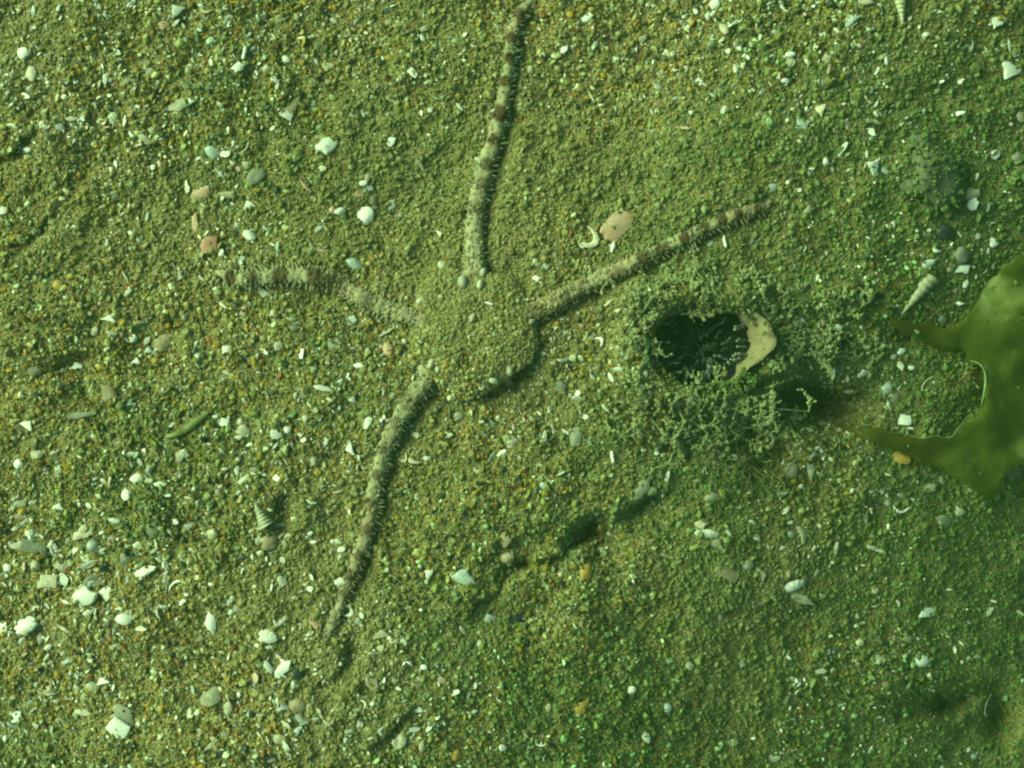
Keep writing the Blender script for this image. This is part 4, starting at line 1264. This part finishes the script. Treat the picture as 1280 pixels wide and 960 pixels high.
    (264, 873, 26, 24, -35, 'jag', 'pale', 'large translucent pale plate near the bottom'),
    (285, 885, 11, 15, 0, 'oval', 'pale', 'pale oval beside the large translucent plate'),
    (265, 932, 22, 9, 15, 'tri', 'cream', 'cream wedge over a black hollow at the bottom edge'),
    (272, 941, 20, 12, 0, 'chip', 'dark', 'black stone under the cream wedge at the bottom edge'),
    # bottom, below the lower arm
    (333, 796, 27, 17, -8, 'valve', 'white', 'white cupped valve beside the end of the lower arm'),
    (335, 834, 18, 8, -62, 'oval', 'white', 'white upright oval under the cupped valve'),
    (353, 836, 26, 13, 42, 'jag', 'white', 'white winged fragment beside the upright oval'),
    (376, 842, 16, 18, 0, 'chip', 'dark', 'black chip touching the white winged fragment'),
    (436, 765, 15, 12, 60, 'arc', 'white', 'white open ring beside the end of the lower arm'),
    (395, 781, 20, 12, -50, 'tri', 'pink', 'pinkish white wedge on the tip of the lower arm'),
    (477, 792, 18, 13, 0, 'tri', 'cream', 'cream inverted triangle out from the lower arm tip'),
    (475, 810, 12, 8, 0, 'chip', 'cream', 'small cream chip under the inverted triangle'),
    (464, 853, 15, 22, 30, 'chip', 'tan', 'yellowish translucent flake below the inverted triangle'),
    (501, 926, 20, 14, 75, 'disc', 'cream', 'cream dished scale near the bottom edge'),
    (528, 933, 15, 7, 80, 'chip', 'cream', 'upright cream chip beside the dished scale'),
    (570, 944, 13, 9, 75, 'oval', 'amber', 'honey yellow oval grain at the bottom edge'),
    (455, 880, 12, 6, -65, 'arc', 'white', 'small white hook below the yellowish flake'),
    (350, 924, 17, 14, -20, 'jag', 'pale', 'pale broken bit near the bottom below the black chip'),
    (372, 882, 19, 17, 0, 'oval', 'tan', 'smooth tan lump below the black chip'),
    (378, 900, 22, 9, -40, 'chip', 'blue', 'bluish flat flake between tan lump and pale broken bit'),
    (509, 830, 13, 7, 0, 'arc', 'white', 'white little arch below the cream chips'),
    (530, 834, 8, 6, -35, 'oval', 'white', 'white grain beside the little arch'),
    (387, 736, 9, 7, -25, 'quad', 'white', 'white cube-like chip beside the lower arm'),
    (577, 723, 26, 18, -20, 'jag', 'blue', 'fluffy bluish white lump at the brink of the sand crack'),
    (534, 718, 15, 11, 60, 'tri', 'white', 'white tooth beside the fluffy lump'),
    (614, 774, 16, 11, -20, 'quad', 'blue', 'pale bluish slab below the sand crack'),
    (646, 772, 22, 16, -4, 'quad', 'dark', 'dark slate chip with a light upper edge below the crack'),
    (733, 715, 15, 20, -10, 'oval', 'amber', 'orange yellow pebble below the sand crack'),
    (633, 697, 18, 12, 5, 'oval', 'tan', 'olive tan lump on the crack lip'),
    (630, 675, 22, 17, -60, 'chip', 'tan', 'flat olive tan chip above the lump on the crack lip'),
    (703, 718, 10, 8, 0, 'chip', 'cream', 'cream bit between the crack and the orange pebble'),
    # around the turret shell and the lower arm
    (326, 643, 34, 20, 118, 'turret', 'pale', 'broken cream turret shell standing in a sand hollow'),
    (336, 678, 23, 20, 0, 'pebble', 'tan', 'smooth pinkish grey pebble below the broken turret shell'),
    (345, 543, 15, 11, -20, 'chip', 'white', 'white lumpy chip up the sand from the turret shell'),
    (359, 537, 9, 8, 0, 'oval', 'white', 'white bead beside the lumpy chip'),
    (334, 534, 16, 6, -70, 'tri', 'pale', 'pale narrow wedge beside the lumpy chip'),
    (437, 561, 17, 10, 105, 'tri', 'white', 'white drop-shaped shard near the lower arm'),
    (440, 499, 13, 9, 110, 'tri', 'white', 'white shard above the drop-shaped one'),
    (408, 551, 11, 5, 72, 'quad', 'white', 'white small bar near the drop-shaped shard'),
    (346, 598, 9, 7, -35, 'quad', 'white', 'white flat chip above the turret shell'),
    (427, 687, 10, 6, 15, 'oval', 'white', 'white oval grain in shade of the lower arm foot'),
    (304, 696, 10, 8, 0, 'oval', 'dark', 'black bead below the round cream bead'),
    (505, 573, 15, 10, 40, 'arc', 'cream', 'cream curl beside the lower arm, first of two'),
    (517, 574, 16, 12, -60, 'arc', 'cream', 'cream hooked rim beside the curl at the lower arm'),
    (519, 543, 11, 7, -25, 'quad', 'cream', 'cream chip in the trench of the lower arm'),
    (533, 573, 7, 7, 0, 'chip', 'white', 'tiny white chip beyond the hooked rim'),
    (573, 520, 12, 10, 0, 'oval', 'pale', 'pale round bit below the edge of the disc'),
    # on and about the disc and banded arm
    (590, 397, 12, 5, 65, 'chip', 'cream', 'cream sliver lying on the sand of the disc'),
    (611, 379, 10, 3, -15, 'sliver', 'white', 'white thread of shell lying on the disc'),
    (602, 484, 8, 7, 20, 'chip', 'cream', 'cream chip at the lower margin of the disc'),
    (672, 349, 13, 6, -30, 'quad', 'white', 'white slim chip above the banded arm base'),
    (669, 326, 11, 5, 80, 'chip', 'cream', 'cream upright bit between the long upper arm and banded arm'),
    (681, 334, 9, 8, 0, 'oval', 'blue', 'bluish bead beside the cream upright bit'),
    (738, 299, 25, 22, 60, 'arc', 'cream', 'cream C-shaped rim beside the big pinkish plate'),
    (729, 306, 9, 7, 45, 'chip', 'white', 'white bit inside the C-shaped rim'),
    (773, 282, 46, 29, 48, 'quad', 'pink', 'big pinkish flat plate with ridges above the banded arm'),
    (766, 309, 13, 5, 75, 'sliver', 'white', 'white rod between the pinkish plate and banded arm'),
    (906, 302, 14, 4, 100, 'sliver', 'white', 'white rod under the dark banded tip of the arm'),
    (889, 305, 11, 10, 0, 'chip', 'blue', 'bluish grey chip beside the rod under the banded tip'),
    (761, 379, 13, 6, 35, 'sliver', 'cream', 'cream stub poking from the fuzzy ridge'),
    (803, 48, 10, 8, 0, 'chip', 'cream', 'cream bit in plain sand beyond the long upper arm tip'),
    (700, 482, 16, 14, -40, 'jag', 'grey', 'grey porous chip between disc and siphon'),
    (722, 493, 9, 8, 20, 'chip', 'white', 'white chip between grey porous chip and siphon'),
    (750, 426, 13, 9, -50, 'arc', 'white', 'white hooked bit between disc and siphon'),
    (732, 521, 7, 6, 0, 'chip', 'white', 'tiny white chip below the white chip near the siphon'),
    (774, 462, 14, 7, 0, 'oval', 'blue', 'greenish white oval at the foot of the siphon fuzz'),
    (719, 545, 17, 26, -8, 'disc', 'grey', 'dim grey oval shell below the disc and the siphon'),
    (765, 571, 14, 5, 100, 'sliver', 'white', 'white rod below the algae spray'),
    (802, 611, 28, 16, 55, 'jag', 'grey', 'grey ragged flake at the far end of the crack'),
    (679, 607, 9, 8, 0, 'oval', 'blue', 'bluish bead on the slope above the crack'),
    (790, 723, 12, 4, -70, 'sliver', 'white', 'white stick beyond the orange pebble'),
    # top, beyond the long upper arm
    (734, 22, 14, 8, 40, 'quad', 'white', 'white glinting plate beside an orange grain near the top'),
    (739, 12, 8, 7, 0, 'oval', 'amber', 'orange grain touching the white glinting plate'),
    (705, 62, 10, 8, 60, 'chip', 'white', 'white chip near the thin end of the long upper arm'),
    (663, 87, 7, 9, 0, 'oval', 'cream', 'cream oval hugging the trench of the long upper arm'),
    (740, 122, 13, 4, -65, 'sliver', 'cream', 'cream splinter in smooth sand beyond the long upper arm'),
    (893, 5, 12, 11, 40, 'oval', 'white', 'white oval cut by the top edge'),
    (905, 36, 14, 8, -60, 'oval', 'cream', 'cream oval below the white oval at the top edge'),
    (911, 64, 7, 6, 0, 'chip', 'white', 'white fleck below the cream oval near the top'),
    (924, 61, 7, 6, 0, 'chip', 'white', 'white fleck second of a pair near the top'),
    (874, 102, 9, 9, -30, 'quad', 'white', 'white chip alone in smooth greenish sand'),
    (834, 66, 10, 6, -60, 'chip', 'cream', 'cream grain between orange grain and white fleck'),
    (1125, 12, 38, 17, -82, 'turret', 'cream', 'slender cream turret shell pointing down from the top edge'),
    (1062, 26, 24, 12, 42, 'tri', 'blue', 'greyish white wedge beside the turret at the top'),
    (1082, 2, 18, 7, 0, 'oval', 'cream', 'cream oval cut by the top edge beside the turret'),
    (1247, 27, 14, 13, 20, 'quad', 'white', 'white squarish chip in the far top corner'),
    (1210, 60, 20, 12, 40, 'arc', 'pale', 'pale half pipe below the white squarish chip'),
    (1264, 89, 29, 22, 160, 'tri', 'white', 'large white triangle near the far edge at the top'),
    (1276, 146, 14, 10, -35, 'chip', 'cream', 'cream chip cut by the far edge below the large triangle'),
    (1198, 142, 16, 5, 15, 'sliver', 'white', 'white bar above the coated round stone'),
    (988, 68, 12, 6, 5, 'oval', 'white', 'white oval riding on a holed disc'),
    (986, 78, 16, 13, 0, 'disc', 'pale', 'pale disc with the white oval on it'),
    (982, 101, 10, 6, -5, 'oval', 'white', 'white oval below the pale disc'),
    (1034, 72, 10, 13, -25, 'quad', 'cream', 'cream block between pale disc and turret tip'),
    (1056, 94, 9, 15, -15, 'quad', 'cream', 'cream upright block under the cream block'),
    (1030, 102, 13, 6, 55, 'tri', 'pale', 'pale slim wedge beside the upright block'),
    (1027, 138, 14, 14, 200, 'tri', 'cream', 'cream corner-shaped chip below the slim wedge'),
    (1000, 155, 22, 12, 10, 'jag', 'blue', 'greyish white slab beside the corner-shaped chip'),
    (1087, 112, 9, 10, 0, 'chip', 'pale', 'pale greenish chip below the turret tip'),
    (1093, 208, 17, 20, 190, 'tri', 'white', 'white tooth-like shard beside the coated round stone'),
    (1107, 212, 12, 8, -30, 'chip', 'blue', 'dull chip tucked behind the tooth-like shard'),
    (1245, 193, 13, 11, -30, 'chip', 'white', 'white knob beyond the coated round stone'),
    (1270, 196, 14, 14, 0, 'oval', 'grey', 'grey green bead beside the white knob'),
    (1033, 202, 8, 10, 0, 'oval', 'white', 'white bead between greyish slab and tooth-like shard'),
    (966, 235, 13, 9, 0, 'oval', 'blue', 'bluish white oval beyond the tip of the banded arm'),
    (1011, 261, 9, 12, -20, 'tri', 'cream', 'cream kite-shaped chip beyond the banded arm tip'),
    (1160, 214, 78, 74, 0, 'stone', 'lump', 'round silt-coated stone, largest above the seaweed'),
    (1186, 262, 12, 23, -10, 'chip', 'olive', 'small olive weed scrap under the coated stone'),
    (1181, 291, 23, 22, 0, 'pebble', 'dark', 'black rough pebble below the olive weed scrap'),
    (1170, 311, 11, 10, -60, 'arc', 'white', 'white crescent beside the black rough pebble'),
    (1201, 319, 22, 21, 0, 'pebble', 'grey', 'smooth grey dome under the black rough pebble'),
    (1203, 336, 20, 12, 5, 'jag', 'white', 'white shell bit below the smooth grey dome'),
    (1188, 335, 10, 12, -15, 'chip', 'cream', 'cream chip touching the white bit below the dome'),
    (1160, 330, 16, 9, 30, 'oval', 'blue', 'bluish oval near the large turret shell'),
    (1216, 256, 17, 18, -45, 'chip', 'white', 'white pointed shell bit with a pale cap'),
    (1215, 242, 24, 15, 10, 'jag', 'pale', 'pale cap over the white pointed bit'),
    (1243, 303, 12, 12, -30, 'chip', 'white', 'white chip above the seaweed lobe'),
    (1207, 356, 12, 6, 70, 'chip', 'white', 'white upright bit at the seaweed lobe margin'),
    (1199, 379, 11, 4, -5, 'sliver', 'white', 'white dash between seaweed lobe and branch'),
    (1177, 399, 13, 9, -20, 'chip', 'blue', 'pale chip peeping over the seaweed branch'),
    (1143, 369, 62, 21, 230, 'turret', 'pale', 'long cream turret shell above the seaweed branch'),
    (1048, 410, 9, 8, 0, 'oval', 'white', 'white bead beside the seaweed branch tip'),
    (1018, 420, 12, 14, 0, 'oval', 'cream', 'cream bead between siphon and seaweed branch'),
    # in and below the bay of the seaweed
    (1080, 466, 16, 11, 20, 'tri', 'white', 'white triangle at the mouth of the seaweed bay'),
    (1107, 484, 15, 22, -25, 'valve', 'blue', 'bluish fan shell in the seaweed bay'),
    (1117, 496, 15, 14, 0, 'oval', 'grey', 'grey dome touching the bluish fan shell'),
    (1131, 525, 18, 15, -5, 'quad', 'white', 'white rounded square at the lower side of the bay'),
    (1158, 478, 24, 5, 48, 'arc', 'cream', 'cream bent whisker in the seaweed bay'),
    (1127, 439, 12, 7, 20, 'oval', 'white', 'white grain under the seaweed branch'),
    (1139, 459, 8, 7, 0, 'oval', 'white', 'white bead in the middle of the seaweed bay'),
    (1124, 570, 30, 15, -22, 'oval', 'amber', 'yellowish flat shell half under the lower seaweed lobe'),
    (988, 588, 18, 20, -15, 'disc', 'grey', 'grey green coin-shaped shell below the dark hollow'),
    (1013, 587, 10, 19, 5, 'jag', 'white', 'white pitted upright lump beside the coin-shaped shell'),
    (977, 614, 15, 14, -40, 'arc', 'white', 'white horseshoe rim below the coin-shaped shell'),
    (890, 622, 18, 12, 10, 'oval', 'pale', 'pale silty oval below the dark threads'),
    (1126, 637, 22, 10, 175, 'arc', 'white', 'white crescent below the lower seaweed lobe'),
    (1108, 625, 15, 8, -60, 'oval', 'cream', 'cream oval at the end of the white crescent'),
    (1080, 645, 18, 9, -50, 'tri', 'pale', 'pale wedge beside the white crescent'),
    (1162, 610, 17, 11, -5, 'quad', 'cream', 'cream block under the lower seaweed margin'),
    (1177, 600, 12, 6, -70, 'chip', 'cream', 'cream upright splint beside the cream block'),
    (1213, 611, 11, 8, -40, 'chip', 'white', 'white chip touching the lowest seaweed tip'),
    (1200, 640, 17, 15, 140, 'tri', 'white', 'white triangle below the lowest seaweed tip'),
    (1182, 651, 40, 13, -10, 'jag', 'pale', 'pale ragged ledge under the white triangle'),
    (1166, 675, 8, 7, 0, 'oval', 'amber', 'mustard grain below the ragged ledge'),
    (1268, 590, 24, 18, -10, 'jag', 'grey', 'grey flake by the far edge under the seaweed'),
    (884, 667, 28, 11, -5, 'oval', 'white', 'white knuckle-shaped bar below the siphon'),
    (877, 655, 17, 11, 15, 'chip', 'cream', 'cream lump above the knuckle-shaped bar'),
    (893, 679, 26, 12, -25, 'tri', 'pale', 'pale wedge under the knuckle-shaped bar'),
    (912, 667, 12, 5, -55, 'oval', 'white', 'white capsule beside the knuckle-shaped bar'),
    (910, 716, 36, 18, -30, 'quad', 'tan', 'broad tan flake below the knuckle-shaped bar'),
    (934, 706, 15, 12, 0, 'oval', 'pale', 'pale bead at the end of the broad tan flake'),
    (951, 716, 24, 10, -65, 'tri', 'cream', 'cream narrow wedge beyond the pale bead'),
    (1004, 667, 24, 13, -65, 'tri', 'cream', 'cream tapering shard above the large cracked shell'),
    (989, 668, 10, 9, 0, 'chip', 'pale', 'pale chip beside the tapering shard'),
    (1004, 719, 18, 6, -55, 'arc', 'white', 'white claw-shaped rim by the large cracked shell'),
    (990, 733, 34, 20, 12, 'valve', 'white', 'large cracked white shell in the lower sand'),
    (999, 748, 44, 15, -25, 'chip', 'pale', 'pale plate sloping from under the large cracked shell'),
    (900, 770, 15, 6, -65, 'quad', 'white', 'white bar in the plain sand below the broad tan flake'),
    (1045, 685, 17, 6, 88, 'sliver', 'cream', 'cream upright rod beyond the tapering shard'),
    (1088, 684, 14, 9, -25, 'chip', 'white', 'white chip under the pale wedge, towards the far edge'),
    (1094, 738, 9, 9, 0, 'oval', 'cream', 'cream bead between the large cracked shell and white block'),
    # bottom, far side
    (1159, 765, 22, 15, 0, 'quad', 'white', 'white block-shaped chip in the dark lower sand'),
    (1134, 797, 17, 13, -20, 'tri', 'pale', 'pale fan-shaped chip above the white dome'),
    (1152, 826, 24, 20, -20, 'valve', 'white', 'white dome-shaped valve in the dark lower sand'),
    (1098, 825, 14, 11, -35, 'chip', 'white', 'white bit beside the dome-shaped valve'),
    (1075, 803, 10, 9, 0, 'oval', 'cream', 'cream bead above the white bit'),
    (1035, 815, 9, 7, 10, 'oval', 'white', 'white grain away from the cream bead'),
    (1092, 756, 13, 7, -15, 'arc', 'white', 'white tiny bow above the cream bead'),
    (1222, 820, 13, 9, -10, 'tri', 'white', 'white triangle beyond the dome-shaped valve'),
    (1233, 885, 43, 16, -68, 'arc', 'cream', 'large crescent rim standing in the dark lower hollow'),
    (1218, 944, 11, 10, 0, 'oval', 'blue', 'bluish bead at the bottom far corner'),
    (1211, 937, 8, 8, 0, 'oval', 'pale', 'pale bead beside the bluish bead'),
    (1124, 856, 32, 16, -60, 'chip', 'olive', 'olive weed leaf below the dome-shaped valve'),
    (983, 875, 11, 5, 70, 'sliver', 'white', 'white upright dash in plain dark sand'),
    (727, 886, 30, 16, 78, 'jag', 'amber', 'yellow cream flake standing in plain lower sand'),
    (790, 863, 11, 9, 45, 'oval', 'white', 'white egg-shaped bit near the yellow cream flake'),
    (834, 885, 11, 11, 0, 'oval', 'blue', 'pale greenish bead beyond the egg-shaped bit'),
    (807, 921, 17, 9, -70, 'oval', 'white', 'white bean-shaped bit near the bottom edge'),
    (862, 832, 12, 10, -40, 'chip', 'cream', 'cream chip above the greenish bead'),
    (928, 829, 9, 15, 10, 'chip', 'white', 'white slip beyond the cream chip'),
    (675, 930, 14, 6, -15, 'arc', 'white', 'white shallow arch near the bottom edge'),
    (628, 935, 10, 9, 0, 'chip', 'white', 'white chip beside the shallow arch'),
    (916, 928, 8, 9, 0, 'oval', 'white', 'white bead near the bottom beyond the bean-shaped bit'),
    (686, 885, 8, 10, 0, 'chip', 'cream', 'cream bead beside the yellow cream flake'),
    # stones of the near side
    (195, 644, 46, 52, -40, 'stone', 'lump', 'pale round silt-covered stone beside the litter'),
    (96, 602, 44, 28, -10, 'stone', 'lump', 'dull grey green flat stone above the cream slab'),
]
srng = random.Random(99)
for px, py, w, h, ang, kind, mat, label in SHELLS:
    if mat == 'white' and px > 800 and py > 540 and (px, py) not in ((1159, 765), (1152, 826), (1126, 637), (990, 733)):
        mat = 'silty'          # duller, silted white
    gr_ = 1.2 if kind in ('jag', 'chip', 'tri', 'oval') else 1.08
    V, F = MAKERS[kind](w * gr_ / 100, h * gr_ / 100, srng)
    x, y = px2((px, py))
    off = np.array([(0, 0), (.05, 0), (-.05, 0), (0, .05), (0, -.05)])
    zs = height(x + off[:, 0], y + off[:, 1])
    big = min(w, h) / 100
    z = float(zs.mean()) + {'stone': -0.12 * big, 'pebble': 0.05 * big, 'turret': -0.08 * big, 'valve': 0.0}.get(kind, 0.012) + {'white': 0.012, 'cream': 0.008, 'lump': -0.02}.get(mat, -0.004)
    q = math.hypot(x - DISC[0], y - DISC[1]) / DISC_R
    if q < 0.95:
        z = max(z, star.location.z + DZ + disc_profile(q) + 0.045)
    wx, wy = to_world(x, y, z)
    o = mesh_obj(NAMES[kind] if mat not in ('olive', 'dark', 'amber') else {'olive': 'weed_scrap', 'dark': 'dark_stone', 'amber': 'amber_pebble'}[mat], V, F, M[mat], smooth=kind in ('valve', 'pebble', 'stone', 'turret'))
    o.location = (wx, wy, z)
    # lie on the local slope with a little tilt of its own
    e = 0.12
    hx = (height0(x + e, y) - height0(x - e, y)) / (2 * e); hy = (height0(x, y + e) - height0(x, y - e)) / (2 * e)
    tl = 0.05 if kind in ('stone', 'turret') else 0.16
    nrm_ = Vector((-hx * 0.7 + srng.gauss(0, tl), -hy * 0.7 + srng.gauss(0, tl), 1)).normalized()
    rot = Vector((0, 0, 1)).rotation_difference(nrm_).to_matrix().to_4x4() @ Matrix.Rotation(math.radians(ang), 4, 'Z')
    o.rotation_euler = rot.to_euler()
    if kind == 'stone':
        vv = np.array(V); pk_ = RNG.integers(0, len(vv), 2600)
        vv = vv[pk_] * RNG.uniform(0.97, 1.03, (2600, 1)) + RNG.normal(0, 0.02, (2600, 3)); vv = vv[vv[:, 2] > -0.02]
        vv = vv[fbm(vv[:, 0], vv[:, 1], 0.25, 171, 2) + RNG.uniform(-.2, .2, len(vv)) > -0.12]
        rr_ = sizes(len(vv), 0.018, 0.3, 0.010, 0.034)
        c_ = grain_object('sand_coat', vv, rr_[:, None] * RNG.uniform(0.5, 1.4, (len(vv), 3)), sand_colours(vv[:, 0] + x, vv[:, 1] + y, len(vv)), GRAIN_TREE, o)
        tag(c_, kind='stuff')
    cat = {'olive': 'seaweed', 'dark': 'stone', 'amber': 'pebble'}.get(mat, CATS.get(kind, 'shell'))
    tag(o, label, cat, 'shell litter scattered on the sand' if cat == 'shell' else None)

# thin green strand of weed
V, F = [], []
line = resample([px2(p) for p in ((206, 547), (222, 542), (238, 533), (250, 523), (262, 514))], 0.05)
zz = height(line[:, 0], line[:, 1]) + 0.05
pts = [(*to_world(a_, b_, c_), c_) for (a_, b_), c_ in zip(line, zz)]
org2 = np.array(pts[0])
add_tube(V, F, [np.array(p) - org2 for p in pts], [0.022 + 0.03 * math.sin(math.pi * i / (len(pts) - 1)) for i in range(len(pts))], 6, flat=0.4)
o = mesh_obj('weed_strand', V, F, M['olive']); o.location = org2
tag(o, 'thin green weed strand lying beside a white knob', 'seaweed')

# finer shell grit: flat bright specks, too many and too small to count
n = 17000
x = RNG.uniform(-7.8, 7.8, n); y = RNG.uniform(-6.0, 6.0, n)
dens = np.clip(0.18 + 1.6 * fbm(x, y, 2.0, 151, 3) + np.where(x < -1.5, 0.28, 0) + np.where((y < -0.8) & (x < -2.8), 0.55, 0), 0, 1)
kp = (RNG.random(n) < dens) & open_mask(x, y)
x, y = x[kp], y[kp]; n = len(x)
z = height(x, y)
r = sizes(n, 0.0165, 0.50, 0.007, 0.064) * np.where((y < -0.8) & (x < -2.8), 1.15, 1.0)
g = np.array([[0.70, 0.68, 0.60], [0.60, 0.56, 0.44], [0.42, 0.46, 0.42], [0.50, 0.36, 0.26], [0.40, 0.38, 0.27]])
colg = g[RNG.choice(5, n, p=[.42, .26, .14, .05, .13])] * RNG.uniform(0.8, 1.12, (n, 1))
sclg = np.stack([r * RNG.uniform(0.9, 2.0, n), r * RNG.uniform(0.5, 1.0, n), r * RNG.uniform(0.18, 0.4, n)], 1)
kk = 1 - z / CZ
grit = grain_object('shell_grit', np.stack([x * kk, y * kk, z + 0.018], 1), sclg, colg, GRAIN_TREE_FINE, flat=True)
tag(grit, 'tiny pale shell specks strewn through the sand', 'shell grit', kind='stuff')

# ------------------------------------------------------------------ the green sea water between camera and bed
s_ = 56.0
Vb = [(-s_, -s_, -9.0), (s_, -s_, -9.0), (s_, s_, -9.0), (-s_, s_, -9.0), (-s_, -s_, 23.5), (s_, -s_, 23.5), (s_, s_, 23.5), (-s_, s_, 23.5)]
Fb = [(3, 2, 1, 0), (4, 5, 6, 7), (0, 1, 5, 4), (1, 2, 6, 5), (2, 3, 7, 6), (3, 0, 4, 7)]
m = bpy.data.materials.new('green_sea_water'); m.use_nodes = True
nt = m.node_tree; nt.nodes.clear()
out = nt.nodes.new('ShaderNodeOutputMaterial'); pv = nt.nodes.new('ShaderNodeVolumePrincipled')
pv.inputs['Color'].default_value = (0.018, 0.045, 0.016, 1)
pv.inputs['Density'].default_value = 0.030
pv.inputs['Absorption Color'].default_value = (0.53, 0.93, 0.40, 1)
lk(nt, pv.outputs[0], out.inputs['Volume'])
haze = mesh_obj('haze', Vb, Fb, m, smooth=False)
tag(haze, 'murky green sea water filling the view', 'sea water', kind='stuff')
